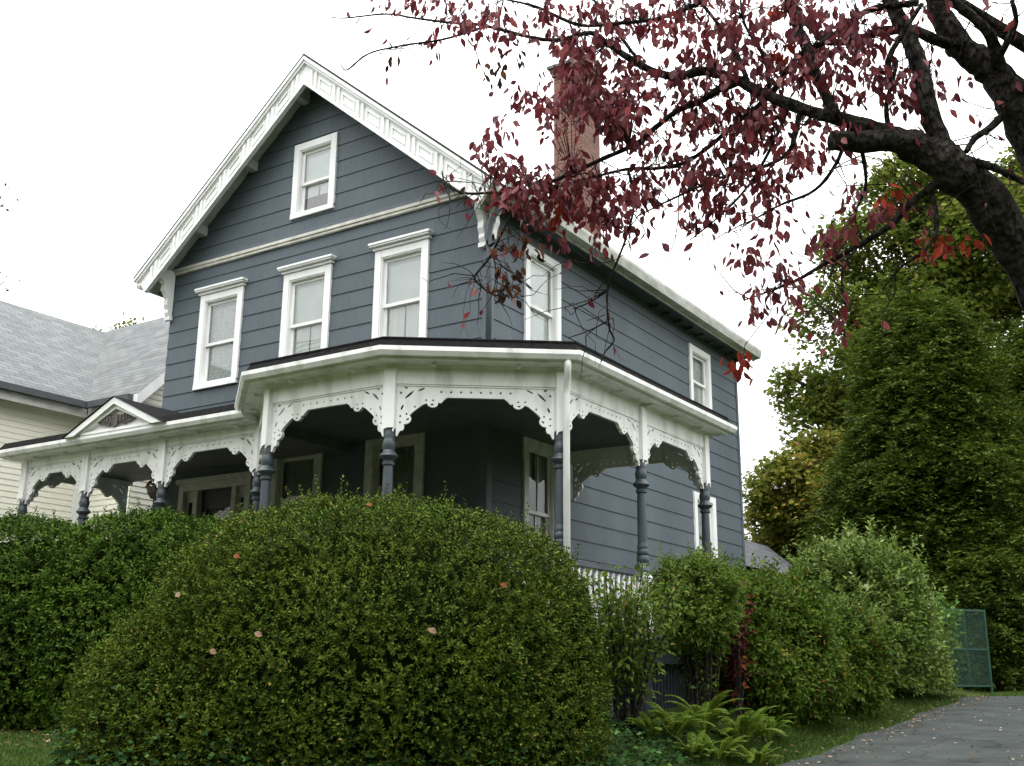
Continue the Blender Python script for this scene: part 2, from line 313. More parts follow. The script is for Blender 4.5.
rows = [[(DX0+wob(y, 0), y), (4.75, y), (5.5, y), (6.2, y), (DX1+wob(y, 2)+max(0, y-3)*.22, y)] for y in yy]
rows += [[(4.5+k*.5, 9.0+.5*k), (5.2+k*.4, 9.0+.5*k), (6.2+k*.3, 9+.45*k), (7.2+k*.3, 9+.42*k), (8.2+k*.6, 9+.35*k)] for k in (1, 2)]
for r_ in rows:
    for i, (x, y) in enumerate(r_): mb.v.append((x, y, gz(x, y)+(.015 if i in (0, 4) else .035)))
for j in range(len(rows)-1):
    for i in range(4): a = j*5+i; mb.f.append((a, a+1, a+6, a+5))
struct(mb.build('driveway', M['asphalt'], smooth=True))

# ------------------------------------------------------------------ the house
HG = -.45
house = thing('house', (-3.43, 4.73, HG), 'two storey slate blue gabled house with white trim and wraparound porch', 'house')
W, D = 6.87, 9.46; AX, AZ, SL = -3.46, 9.82, .837       # soffit apex
FRONT = FR((0, 0), (1, 0)); SIDE = FR((0, 0), (0, 1))
BACK = FR((0, D), (-1, D)); LEFT = FR((-W, D), (-W, D-1))
S = .29; ZK = 6.065
ops_front = []; ops_side = []
def strips(mb, F, ubounds, z0, z1, openings, S=S, ZK=ZK, lean=.0125):
    """overlapping courses as real steps; ubounds(z) -> (u0,u1); openings (u0,u1,z0,z1)"""
    k0 = math.floor((z0-ZK)/S)
    z = ZK+k0*S
    while z < z1-1e-6:
        a, b = max(z, z0), min(z+S, z1)
        cuts = sorted({a, b, *[c for o in openings for c in (o[2], o[3]) if a < c < b]})
        off = lambda q: lean*(1-(q-z)/S)
        for c0, c1 in zip(cuts[:-1], cuts[1:]):
            mid = (c0+c1)/2
            cur = [o for o in openings if o[2] < mid < o[3]]
            l0, l1 = ubounds(c0); t0, t1 = ubounds(c1)
            edges = [(l0, t0)]
            for o in sorted(cur): edges += [(o[0], o[0]), (o[1], o[1])]
            edges.append((l1, t1))
            for i in range(0, len(edges), 2):
                (p0, q0), (p1, q1) = edges[i], edges[i+1]
                mb.quad(F(p0, off(c0), c0), F(p1, off(c0), c0), F(q1, off(c1), c1), F(q0, off(c1), c1))
                if c0 == z: mb.quad(F(p0, 0, c0), F(p1, 0, c0), F(p1, off(c0), c0), F(p0, off(c0), c0))
        z += S
WZT, WZB, WW = 6.32, 4.617, 1.04
def window(F, uc, zb, zt, w, ops, style='hood', curtain='curtain', glass='glass', trim='white', sash_m='white', muntin=False, tw=.125, label=None, fan=False):
    """trim outside size w x (zt-zb); the sashes sit back in the wall"""
    u0, u1 = uc-w/2, uc+w/2; i0, i1 = u0+tw, u1-tw; j0, j1 = zb+(.09 if style != 'tall' else .12), zt-tw
    ops.append((i0, i1, j0, j1))
    m = MB()
    m.fbox(F, u0, i0, -.02, .045, zb+.05, zt).fbox(F, i1, u1, -.02, .045, zb+.05, zt).fbox(F, i0, i1, -.02, .043, j1, zt-.002)
    m.fbox(F, i0-.0, i0+.02, -.13, .03, j0, j1).fbox(F, i1-.02, i1, -.13, .03, j0, j1).fbox(F, i0+.02, i1-.02, -.13, .03, j1-.02, j1-.001)
    if style == 'hood':
        m.fbox(F, u0-.03, u1+.03, -.01, .075, zt+.001, zt+.05).fbox(F, u0-.06, u1+.06, -.01, .125, zt+.05, zt+.075).fbox(F, u0-.075, u1+.075, -.01, .14, zt+.075, zt+.115)
    wn = m.build('window', M[trim], house, bevel=.006)
    if label: wn['label'] = label
    MB().fbox(F, u0, u1, -.13, .055, zb, zb+.0905).build('sill', M[trim], wn, bevel=.006)
    s0, s1 = i0+.02, i1-.02; t0, t1 = j0+.003, j1-.02; mid = (t0+t1)/2-.03; fr = .05
    s = MB()
    s.fbox(F, s0, s1, -.06, -.03, t1-fr, t1-.002).fbox(F, s0, s0+fr, -.06, -.03, mid, t1-fr).fbox(F, s1-fr, s1, -.06, -.03, mid, t1-fr).fbox(F, s0, s1, -.06, -.028, mid-.02, mid+.03)
    s.fbox(F, s0, s0+fr, -.10, -.065, t0+.06, mid+.02).fbox(F, s1-fr, s1, -.10, -.065, t0+.06, mid+.02).fbox(F, s0, s1, -.10, -.063, t0, t0+.065).fbox(F, s0+fr, s1-fr, -.10, -.066, mid-.025, mid+.018)
    if muntin:
        c = (s0+s1)/2; s.fbox(F, c-.012, c+.012, -.058, -.032, mid+.03, t1-fr).fbox(F, c-.012, c+.012, -.098, -.067, t0+.06, mid-.02)
    s.build('sash', M[sash_m], wn)
    p = MB(); p.quad(F(s0+fr, -.045, mid+.02), F(s1-fr, -.045, mid+.02), F(s1-fr, -.045, t1-fr), F(s0+fr, -.045, t1-fr))
    p.quad(F(s0+fr, -.082, t0+.06), F(s1-fr, -.082, t0+.06), F(s1-fr, -.082, mid-.02), F(s0+fr, -.082, mid-.02))
    p.build('pane', M[glass], wn)
    # folded curtain as a wavy sheet
    def sheet(ua, ub, za, zb_, o, mat, waves=9, amp=.018, name='curtain'):
        c = MB(); N = waves*6
        for i in range(N+1):
            u = ua+(ub-ua)*i/N; oo = o+amp*math.sin(i/6*2*math.pi+.6*math.sin(i*.7))
            c.v += [F(u, oo, za), F(u, oo, zb_)]
        for i in range(N): c.f.append((2*i, 2*i+2, 2*i+3, 2*i+1))
        c.build(name, M[mat], wn, smooth=True)
    a, b = s0+.0, s1-.0
    if curtain == 'half':
        sheet(a, b, mid-.01, t1, -.105, 'shade', 3, .002, 'window_shade'); sheet(a, (a+b)/2-.015, t0, mid+.05, -.125, 'curtain', 5, .008); sheet((a+b)/2+.01, b, t0, mid+.05, -.125, 'curtain', 5, .008)
    elif curtain == 'lace': sheet(a, b, t0, t1, -.115, 'lace', 6, .006)
    elif curtain == 'shade': sheet(a, b, t0+.15*(t1-t0), t1, -.105, 'shade', 3, .002, 'window_shade'); sheet(a, b, t0, t0+.5*(t1-t0), -.13, 'curtain', 7, .010)
    elif curtain == 'tied':
        for sgn in (-1, 1):
            c = MB(); cc = (a+b)/2; N = 18
            for i in range(N+1):
                z = t1-(t1-t0)*i/N; k = i/N; inner = .02+.30*(b-a)*(1-math.exp(-((k-.62)/.22)**2)) if False else None
                pin = math.exp(-((k-.55)/.28)**2); uin = cc+sgn*(.02+.15*pin*(b-a)/.7); uo = cc+sgn*(b-a)/2
                for q in range(7):
                    u = uin+(uo-uin)*q/6; c.v.append(F(u, -.12+.008*math.cos(q*math.pi), z))
            for i in range(N):
                for q in range(6): e = i*7+q; c.f.append((e, e+1, e+8, e+7))
            c.build('curtain', M['curtain'], wn, smooth=True)
    if fan:
        f = MB(); f.fbox(F, s0+.03, s1-.03, -.125, -.108, t0+.06, t0+.30); f.build('window_fan', M['basket'], wn)
        for k in range(5): u = s0+.06+k*(s1-s0-.14)/4; MB().fbox(F, u, u+.02, -.1079, -.104, t0+.09, t0+.26).build('fan_slat', M['ornament'], wn)
    return wn
# upper windows
X1, X2, X3 = -5.543, -3.554, -1.606
window(FRONT, X1, WZB, WZT, WW, ops_front, curtain='lace', muntin=False, label='upper window hung with patterned lace')
window(FRONT, X2, WZB, WZT, WW, ops_front, curtain='half')
window(FRONT, X3, WZB, WZT, WW, ops_front, curtain='half')
GABLE = lambda u, o, z: FRONT(u, o+.03, z)
window(GABLE, -3.512, 7.268, 8.628, .955, ops_front, style='plain', curtain='half', fan=True, label='attic window with a box fan in its lower sash')
window(SIDE, 1.449, WZB, 6.35, 1.047, ops_side, style='plain', curtain='shade')
window(SIDE, 7.48, 5.036, 6.342, 1.03, ops_side, style='plain', curtain='shade')
# ground floor windows
window(FRONT, X3, 1.0, 3.40, WW+.05, ops_front, curtain='lace', glass='glassdark', trim='trimcream', sash_m='trimcream', style='hood', tw=.15)
window(FRONT, X2, 1.0, 3.40, WW+.05, ops_front, curtain='lace', glass='glassdark', trim='trimcream', sash_m='trimcream', style='hood', tw=.15)
window(SIDE, 1.40, 1.30, 3.35, .96, ops_side, curtain='tied', glass='glassdark', trim='white2', sash_m='white2', style='plain', muntin=True, label='shaded porch window with tied back curtains')
window(SIDE, 7.47, 1.45, 3.39, 1.03, ops_side, style='plain', curtain='shade')
# front door opening
DU0, DU1, DZ1 = -6.18, -4.50, 3.0
ops_front.append((DU0+.12, DU1-.12, .42, DZ1-.12))
# walls
wall = MB()
gb = lambda z: (-W, 0.0) if z < AZ-SL*W/2 else (AX-(AZ-z)/SL, AX+(AZ-z)/SL)
def gbound(z):
    h = max(0.0, (AZ-z)/SL); return (max(-W, AX-h), min(0.0, AX+h))
strips(wall, FRONT, gbound, HG, 6.93, ops_front)
strips(wall, lambda u, o, z: FRONT(u, o+.03, z), gbound, 6.93, AZ-.01, ops_front)
strips(wall, SIDE, lambda z: (0.0, D), HG, 6.95, ops_side)
strips(wall, BACK, lambda z: (lambda g: (-g[1], -g[0]))(gbound(z)), HG, AZ-.01, [])
strips(wall, LEFT, lambda z: (0.0, D), HG, 6.95, [])
wo = wall.build('wall', M['siding'], house)
# solid block behind the openings, coloured near-black for unlit rooms
MB().box(-W+.25, -.25, .45, D-.25, HG, 6.6).build('room_dark_block', M['void'], house)
# belt course, corner boards
b = MB(); b.fbox(FRONT, -W, .02, 0, .075, 6.90, 6.955); b.fbox(FRONT, -W, .02, 0, .055, 6.85, 6.899); b.build('belt_trim', M['trimcream'], house, bevel=.008)
b = MB(); b.prism(FRONT, [(-W-.005, 6.956), (.02, 6.956), (.02, 7.02), (-W-.005, 7.02)], .0, .06); b.build('water_table', M['blue'], house)
cb = MB(); cb.box(-.10, .026, -.026, .0, HG, 6.85); cb.box(.0, .026, .0, .10, HG, 6.85); cb.build('corner_board', M['blue'], house, bevel=.004)
cb = MB(); cb.box(-.0, .026, D-.07, D+.02, HG, 6.7); cb.build('corner_board', M['blue'], house, bevel=.004)
# roof slabs
def uvquad(name, quads, mat, parent, thick=None):
    """quads of 4 points with uv in metres along/up; thick adds a slab below"""
    vs = []; fs = []; uvs = []
    for q in quads:
        n = len(vs); q = [Vector(p) for p in q]; vs += [tuple(p) for p in q]; fs.append(tuple(range(n, n+len(q))))
        ex = (q[1]-q[0]).normalized(); nz = ex.cross(q[-1]-q[0]).normalized(); ey = nz.cross(ex)
        uvs += [((p-q[0]).dot(ex)+q[0].dot(ex), (p-q[0]).dot(ey)) for p in q]
        if thick:
            lo = [p-nz*thick for p in q]; k = len(q); m = len(vs); vs += [tuple(p) for p in lo]; fs.append(tuple(range(m+k-1, m-1, -1))); uvs += [(0, 0)]*k
            for i in range(k): fs.append((n+i, m+i, m+(i+1) % k, n+(i+1) % k)); uvs += [(0, 0)]*4
    me = bpy.data.meshes.new(name); me.from_pydata(vs, [], fs); me.update()
    ul = me.uv_layers.new(name='UVMap'); flat = []
    i = 0
    # uv per loop in face order (each block was appended in face order)
    for c in uvs: flat += list(c)
    ul.data.foreach_set('uv', flat)
    return link(name, me, mat, parent)
YF, YB = -.50, D+.22; RT = 9.977
EH = 3.83
rz = lambda dx: RT-SL*dx
quads = [[(AX, YF-.03, RT+.012), (AX, YB, RT+.012), (AX-EH-.03, YB, rz(EH)-.02), (AX-EH-.03, YF-.03, rz(EH)-.02)],
         [(AX, YB, RT+.012), (AX, YF-.03, RT+.012), (AX+EH+.03, YF-.03, rz(EH)-.02), (AX+EH+.03, YB, rz(EH)-.02)]]
uvquad('roof', quads, M['roofgrey'], house, .035)
# rake boards with raised panels, built along each slope
sec = 1/math.cos(math.atan(SL))
def rake(sign):
    m = MB(); H = .515; CS = SL/(1+SL*SL)
    def P(s, o, h):           # s along from ridge (horizontal run), h down from the roof line (vertical), o outwards
        return (AX+sign*s, YF+.10-o, RT-.03-SL*s-h)
    e = EH
    def blk(s0, s1, h0, h1, o0, o1):
        t = lambda h: s1-h*CS if s1 >= e-.01 else s1
        pts = [P(s0, o1, h1), P(t(h1), o1, h1), P(t(h0), o1, h0), P(s0, o1, h0)]; bk = [P(s0, o0, h1), P(t(h1), o0, h1), P(t(h0), o0, h0), P(s0, o0, h0)]
        if sign < 0: pts.reverse(); bk.reverse()
        m.hull(pts, bk)
    blk(0, e, 0, H-.015, 0, .06)                  # board
    blk(0, e+.04, 0.0, .07, .0601, .13)           # crown
    blk(0, e+.02, .0701, .125, .0601, .105)       # bed mould
    blk(0, e, H-.07, H, .0601, .085)              # lower bead
    blk(0, e, .135, .155, .0601, .075)
    # alternate long panels and paired upright bars
    s = .14
    while s < e-.45:
        blk(s, s+.045, .16, H-.075, .0601, .088); blk(s+.10, s+.145, .16, H-.075, .0601, .088)
        a, b_ = s+.20, min(s+.47, e-.30)
        if b_-a > .1:
            blk(a, b_, .21, .235, .0601, .078); blk(a, b_, .365, .39, .0601, .078); blk(a, a+.02, .2351, .3649, .0601, .077); blk(b_-.02, b_, .2351, .3649, .0601, .077)
        s += .53
    m.build('rake_board', M['white'], house)
    # soffit under the overhang
    q = MB(); d = .14
    pts = [(AX, YF+.0995, RT-.03-d), (AX+sign*(EH-.02), YF+.0995, RT-.03-d-SL*(EH-.02)), (AX+sign*(EH-.02), YB-.02, RT-.03-d-SL*(EH-.02)), (AX, YB-.02, RT-.03-d)]
    top = [(p[0], p[1], p[2]+.08) for p in pts]
    q.hull(top, pts) if sign > 0 else q.hull(top[::-1], pts[::-1])
    q.build('soffit', M['soffit'], house)
    # lookout blocks under the soffit
    for s_ in (.35, 1.5, 2.65):
        z = RT-.03-d-SL*s_
        k = MB(); k.hull([(AX+sign*s_-.07, YF+.101, z+.03), (AX+sign*s_+.07, YF+.101, z+.03), (AX+sign*s_+.07, -.005, z+.03), (AX+sign*s_-.07, -.005, z+.03)],
               [(AX+sign*s_-.07, YF+.101, z-.12), (AX+sign*s_+.07, YF+.101, z-.12), (AX+sign*s_+.07, -.05, z-.15), (AX+sign*s_-.07, -.05, z-.15)])
        k.build('lookout', M['soffit'], house)
rake(1); rake(-1)
# side eaves: board and soffit coloured dark to stand for eave shade, gutter
for sgn, nm in ((1, 'gutter'), (-1, 'gutter')):
    g = MB(); x = AX+sgn*EH; z = rz(EH)
    prof = [(x+sgn*.0, z-.17), (x+sgn*.13, z-.15), (x+sgn*.165, z-.02), (x+sgn*.165, z+.03), (x+sgn*.145, z+.03), (x+sgn*.135, z-.02), (x+sgn*.11, z-.12), (x+sgn*.02, z-.13), (x+sgn*.0, z-.05)]
    n = len(prof); y0_, y1_ = YF+.14, YB
    g.v = [(a, y0_, c) for a, c in prof]+[(a, y1_, c) for a, c in prof]
    g.f = [(i, (i+1) % n, n+(i+1) % n, n+i) for i in range(n)]+[tuple(range(n-1, -1, -1)), tuple(range(n, 2*n))]
    g.build(nm, M['gutter'], house)
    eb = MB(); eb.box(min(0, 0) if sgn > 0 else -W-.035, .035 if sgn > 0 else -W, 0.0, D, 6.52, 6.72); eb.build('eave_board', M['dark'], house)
    fb = MB(); a, b_ = sorted((x+sgn*.001-sgn*.03, x-sgn*.0))
    fb.box(a, b_, YF+.14, YB-.01, rz(EH)-.2, rz(EH)-.04); fb.build('eave_fascia', M['gutter'], house)
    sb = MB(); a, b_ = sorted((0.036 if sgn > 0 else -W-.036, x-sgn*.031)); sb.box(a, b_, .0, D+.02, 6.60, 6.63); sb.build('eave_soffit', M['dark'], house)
for k in range(9): y = 5.2+k*.52; MB().box(.036, .20, y, y+.06, 6.54, 6.598).build('eave_block', M['gutterdark'], house)  # blocks coloured dark for the shade under the eave
# scroll brackets at the front corners
def eave_bracket(xc, zt):
    poly = [(0, -.02), (0, -.86), (.07, -.86), (.10, -.80), (.09, -.74), (.13, -.66), (.12, -.55), (.17, -.46), (.22, -.40), (.21, -.30), (.27, -.24), (.36, -.20), (.39, -.12), (.38, -.02)]
    m = MB(); n = len(poly)
    th = .10
    for s_ in (-th/2, th/2): m.v += [(xc+s_, -.03-o, zt+z) for o, z in poly]
    m.f = [tuple(range(n)), tuple(range(2*n-1, n-1, -1))]+[(i, n+i, n+(i+1) % n, (i+1) % n) for i in range(n)]
    m.box(xc-.075, xc+.075, -.10, -.031, zt-.93, zt-.861)
    m.build('eave_bracket', M['white'], house)
eave_bracket(-W+.02, 6.93); eave_bracket(-.06, 6.88)
m = MB()                                                                                 # side facing return bracket at the near corner
poly = [(0.03, 6.84), (.03, 6.06), (.10, 6.07), (.12, 6.20), (.16, 6.30), (.15, 6.42), (.22, 6.52), (.26, 6.62), (.34, 6.66), (.36, 6.80), (.36, 6.84)]
for s_ in (-.30, -.20): m.v += [(o, s_+.22, z) for o, z in poly]
n = len(poly); m.f = [tuple(range(n)), tuple(range(2*n-1, n-1, -1))]+[(i, n+i, n+(i+1) % n, (i+1) % n) for i in range(n)]
m.build('eave_bracket', M['white'], house)
m = MB(); m.box(.02, .30, -.42, -.05, 6.60, 6.80); m.build('eave_return', M['trimcream'], house, bevel=.01)
# blue downspout down the corner
m = MB(); m.tube([(.38, -.10, 6.66), (.30, -.12, 6.52), (.10, -.14, 6.30), (.06, -.13, 6.05), (.06, -.085, 5.80), (.06, -.08, 4.0)], .045, 8); m.build('downspout', M['blue'], house, smooth=True)
# chimney
def brickbox(name, x0, x1, y0, y1, z0, z1, parent, mat):
    q = [[(x0, y0, z0), (x1, y0, z0), (x1, y0, z1), (x0, y0, z1)], [(x1, y0, z0), (x1, y1, z0), (x1, y1, z1), (x1, y0, z1)], [(x1, y1, z0), (x0, y1, z0), (x0, y1, z1), (x1, y1, z1)], [(x0, y1, z0), (x0, y0, z0), (x0, y0, z1), (x0, y1, z1)], [(x0, y0, z1), (x1, y0, z1), (x1, y1, z1), (x0, y1, z1)]]
    return uvquad(name, q, mat, parent)
ch = brickbox('chimney', -1.30, -.70, 4.0, 4.72, 7.2, 11.12, house, M['brick'])
m = MB()
q = []
for k, (e, z0, z1) in enumerate(((.03, 11.12, 11.20), (.06, 11.2005, 11.28))): brickbox('corbel', -1.30-e, -.70+e, 4.0-e, 4.72+e, z0, z1, ch, M['brick'])
MB().box(-1.40, -.60, 3.90, 4.82, 11.281, 11.34).build('chimney_cap', M['cap'], ch)
MB().lathe(-1.0, 4.36, [(.16, 11.34), (.15, 11.55), (.17, 11.55), (.17, 11.6)], 12).build('flue', M['cap'], ch)

# ------------------------------------------------------------------ porch
ZP = 2.60; ZF = .415
PA, PB, PC, PD = (-7.82, -1.78), (-6.24, -1.78), (-4.47, -1.78), (-2.52, -1.78)
PL, P2, P3, P4, P5 = (-1.254, -2.862), (.638, -2.862), (2.185, -1.722), (2.225, .24), (2.22, 2.278)
posts = [PA, PB, PC, PD, PL, P2, P3, P4, P5]
def offset(poly, d):
    """miter offset of an open polyline to its outside (right of travel)"""
    out = []; n = len(poly)
    for i in range(n):
        p = Vector(poly[i]); ns = []
        if i > 0: t = (p-Vector(poly[i-1])).normalized(); ns.append(Vector((t.y, -t.x)))
        if i < n-1: t = (Vector(poly[i+1])-p).normalized(); ns.append(Vector((t.y, -t.x)))
        if len(ns) == 1: out.append(p+ns[0]*d)
        else:
            b_ = (ns[0]+ns[1]).normalized(); out.append(p+b_*(d/max(.35, b_.dot(ns[0]))))
    return [(p.x, p.y) for p in out]
path_l = [(-7.82, .25), PA, PD]                      # left run
path_r = [PD, PL, P2, P3, P5, (.0, P5[1])]           # pavilion
def sweep(path, prof, name, mat, zoff=None):
    """profile of (outward offset, z) closed loop swept along the mitred path"""
    m = MB(); loops = [offset(path, o) for o, z in prof]; k = len(prof); n = len(path)
    for i in range(n):
        for j in range(k): m.v.append((*loops[j][i], prof[j][1]))
    for i in range(n-1):
        for j in range(k): a = i*k+j; b_ = i*k+(j+1) % k; m.f.append((a, b_, b_+k, a+k))
    m.f.append(tuple(range(k-1, -1, -1))); m.f.append(tuple((n-1)*k+j for j in range(k)))
    return m.build(name, mat, house)
EO = .30
gut = lambda z: [(EO-.02, z-.10), (EO+.05, z-.10), (EO+.085, z-.05), (EO+.085, z), (EO+.06, z), (EO-.02, z-.01)]
ZR, ZL = 3.515, 3.415
sweep(path_r[:-1]+[(1.4, P5[1])] if False else path_r, gut(ZR), 'porch_gutter', M['white2'])
sweep(path_l, gut(ZL), 'porch_gutter', M['white2'])
fas = lambda z: [(-.02, z-.13), (EO-.021, z-.13), (EO-.021, z-.02), (-.02, z-.02)]
sweep(path_r, fas(ZR), 'porch_soffit', M['white2']); sweep(path_l, fas(ZL), 'porch_soffit', M['white2'])
fz = lambda z0, z1: [(-.045, z0), (.045, z0), (.045, z1), (-.045, z1)]
sweep(path_r, fz(3.165, ZR-.131), 'frieze', M['white2']); sweep(path_l, fz(3.165, ZL-.131), 'frieze', M['white2'])
sweep(path_r, [(.046, ZR-.165), (.085, ZR-.132), (.046, ZR-.132)], 'bed_moulding', M['white2'])
# rafter blocks beneath the soffit
for path, z in ((path_r, ZR), (path_l, ZL)):
    for a, b_ in zip(path[:-1], path[1:]):
        Fb = FR(a, b_); n = max(1, round(Fb.L/.8))
        for i in range(n): u = (i+.5)*Fb.L/n; MB().fbox(Fb, u-.026, u+.026, .10, .19, z-.165, z-.1305).build('rafter_block', M['white2'], house, bevel=.008)
# roofing
ZW = 4.36
eR = offset(path_r, EO+.05); eL = offset(path_l, EO+.05)
er = [(*p, ZR+.002) for p in eR]; el = [(*p, ZL+.002) for p in eL]
def up(p, d=.07): return (p[0], p[1], p[2]+d)
innR = offset(path_r, EO-.02); ir = [(*p, ZR+.115) for p in innR]
roofm = MB()
for i in range(len(er)-1): roofm.quad(er[i], er[i+1], ir[i+1], ir[i])
roofm.quad(ir[0], ir[1], (-1.6, -.0, ZW), (-2.6, 0, ZW-.1)); roofm.quad(ir[1], ir[2], (0, 0, ZW), (-1.6, 0, ZW))
roofm.quad(ir[2], ir[3], (0, 0, ZW)); roofm.quad(ir[3], ir[4], (0, P5[1]-.3, ZW), (0, 0, ZW)); roofm.quad(ir[4], ir[5], (0, P5[1]-.3, ZW))
roofm.quad(ir[5], (0, P5[1]-.3, ZW), (0, P5[1]+.28, ZR))
roofm.build('porch_roof', M['roofdark'], house)
innL = offset(path_l, EO-.02); il = [(*p, ZL+.13) for p in innL]; ZWL = 4.22
rl = MB()
for i in range(len(el)-1): rl.quad(el[i], el[i+1], il[i+1], il[i])
rl.quad(il[0], il[1], (-W, 0, ZWL), (-W, .25, ZWL)); rl.quad(il[1], (il[2][0]+.3, il[2][1], il[2][2]), (-1.9, 0, ZWL), (-W, 0, ZWL))
rl.quad((-W, .25, ZWL), (-W, .25, ZL-.1), (il[0][0], .25, ZL-.1), il[0])
rl.build('porch_roof', M['roofdark'], house)
# rolled black edge
e = MB()
for a, b_ in zip(ir[:-1], ir[1:]): e.tube([a, b_], .018, 6)
e.build('roof_edge', M['roofdark'], house)
# ceilings and floor
c = MB(); c.quad(*[(x, y, 3.33) for x, y in (PD, PL, P2, P3, P5, (0, P5[1]), (0, -.0), (-2.52, -.0))][::-1])
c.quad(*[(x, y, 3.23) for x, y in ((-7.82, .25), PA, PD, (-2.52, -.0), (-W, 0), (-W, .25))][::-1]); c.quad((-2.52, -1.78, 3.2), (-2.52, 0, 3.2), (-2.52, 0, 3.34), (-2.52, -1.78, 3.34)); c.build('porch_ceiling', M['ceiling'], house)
fl = MB()
fo = offset([(-7.82, .2), PA, PD, PL, P2, P3, P5, (.02, P5[1])], .13)
fl.hull([(x, y, ZF) for x, y in fo]+[(.02, -.02, ZF), (-W, -.02, ZF), (-W, .2, ZF)], [(x, y, ZF-.06) for x, y in fo]+[(.02, -.02, ZF-.06), (-W, -.02, ZF-.06), (-W, .2, ZF-.06)])
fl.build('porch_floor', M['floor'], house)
full = [(-7.82, .2), PA, PD, PL, P2, P3, P5, (0, P5[1])]
sweep(full, [(.03, .14), (.08, .14), (.08, ZF-.061), (.03, ZF-.061)], 'skirt_board', M['dark'])
# lattice skirts
for a, b_ in ((PA, PC), (PC, PD), (PD, PL), (PL, P2), (P2, P3), (P3, P4), (P4, P5), (P5, (0, P5[1]))):
    Fb = FR(a, b_); l = MB(); u = .12
    while u < Fb.L-.1: l.fbox(Fb, u, u+.045, .0, .02, -.55, .14); u += .095
    l.fbox(Fb, .02, Fb.L-.02, -.02, -.001, -.50, -.44)
    for e_ in (.0, Fb.L-.10): l.fbox(Fb, e_, e_+.10, -.05, .05, -.6, .139)
    l.build('lattice_panel', M['dark'], house)
MB().hull([(x, y, .12) for x, y in [(p[0]*.93, p[1]*.93) for p in (PA, PD, PL, P2, P3, P5, (0.05, P5[1]))]+[(0.05, -.05), (-7.2, -.05)]], [(x, y, -.6) for x, y in [(p[0]*.93, p[1]*.93) for p in (PA, PD, PL, P2, P3, P5, (0.05, P5[1]))]+[(0.05, -.05), (-7.2, -.05)]]).build('underfloor_dark_block', M['void'], house)  # solid block; its near-black colour stands for shade under the floor
# posts: turned column, white head above, white pedestal below
prof = [(.085, 1.24), (.085, 1.27), (.075, 1.285), (.075, 1.33), (.066, 1.345), (.078, 1.37), (.078, 1.42), (.066, 1.44), (.076, 1.46), (.076, 1.50), (.064, 1.52), (.072, 1.55), (.062, 1.575), (.060, 1.62),
        (.062, 1.70), (.056, 2.18), (.054, 2.22), (.070, 2.235), (.072, 2.26), (.058, 2.275), (.072, 2.30), (.10, 2.318), (.108, 2.335), (.100, 2.352), (.076, 2.375), (.064, 2.40), (.075, 2.44), (.078, 2.475), (.066, 2.52), (.06, 2.54), (.066, 2.56), (.060, 2.585), (.056, 2.63)]
col_me = None
for i, (x, y) in enumerate(posts):
    if col_me is None:
        po = MB().lathe(0, 0, prof, 20).build('porch_post', M['column'], None, smooth=True); col_me = po.data; col_me.set_sharp_from_angle(angle=R(38))
        # keep turned edges crisp
    else:
        po = bpy.data.objects.new('porch_post', col_me); COL.objects.link(po)
    po.parent = house; po.location = (x-house.location.x, y-house.location.y, -house.location.z)
    zt_ = (ZR if i > 3 else ZL)-.19
    def box_head(x, y):
        m = MB(); a = .07
        d = {4: .3, 5: .3, 6: .3}.get(i, 0)
        pts = []
        ang = {3: -.35, 4: -.35, 5: .33, 6: .95}.get(i, 0)
        for q in range(4):
            t = ang+math.pi/4+q*math.pi/2; pts.append((x+a*1.414*math.cos(t), y+a*1.414*math.sin(t)))
        m.hull([(*p, zt_+.02) for p in pts], [(*p, ZP+.05) for p in pts])
        # pointed drop on every face
        for q in range(4):
            p, r_ = Vector(pts[q]), Vector(pts[(q+1) % 4]); mid = (p+r_)/2; c_ = Vector((x, y)); inn = (c_-mid)*.25
            m.hull([(p.x, p.y, ZP+.051), (mid.x, mid.y, ZP+.051), (mid.x+inn.x, mid.y+inn.y, ZP+.051)], [(p.x, p.y, ZP-.005), (mid.x*.4+p.x*.6, mid.y*.4+p.y*.6, ZP+.04), (p.x+inn.x, p.y+inn.y, ZP+.02)])
        return m
    h = box_head(x, y).build('post_head', M['white2'], None); h.parent = po; h.matrix_parent_inverse = Matrix.Translation((x, y, 0)).inverted()
    m = MB(); m.box(x-.085, x+.085, y-.085, y+.085, ZF, 1.16); m.hull([(x-.05, y-.05, 1.24), (x+.05, y-.05, 1.24), (x+.05, y+.05, 1.24), (x-.05, y+.05, 1.24)], [(x-.1, y-.1, 1.161), (x+.1, y-.1, 1.161), (x+.1, y+.1, 1.161), (x-.1, y+.1, 1.161)])
    m.hull([(x-.1, y-.1, ZF+.14), (x+.1, y-.1, ZF+.14), (x+.1, y+.1, ZF+.14), (x-.1, y+.1, ZF+.14)], [(x-.1, y-.1, ZF+.001), (x+.1, y-.1, ZF+.001), (x+.1, y+.1, ZF+.001), (x-.1, y+.1, ZF+.001)])
    p_ = m.build('pedestal', M['white2'], None, bevel=.006); p_.parent = po; p_.matrix_parent_inverse = Matrix.Translation((x, y, 0)).inverted()
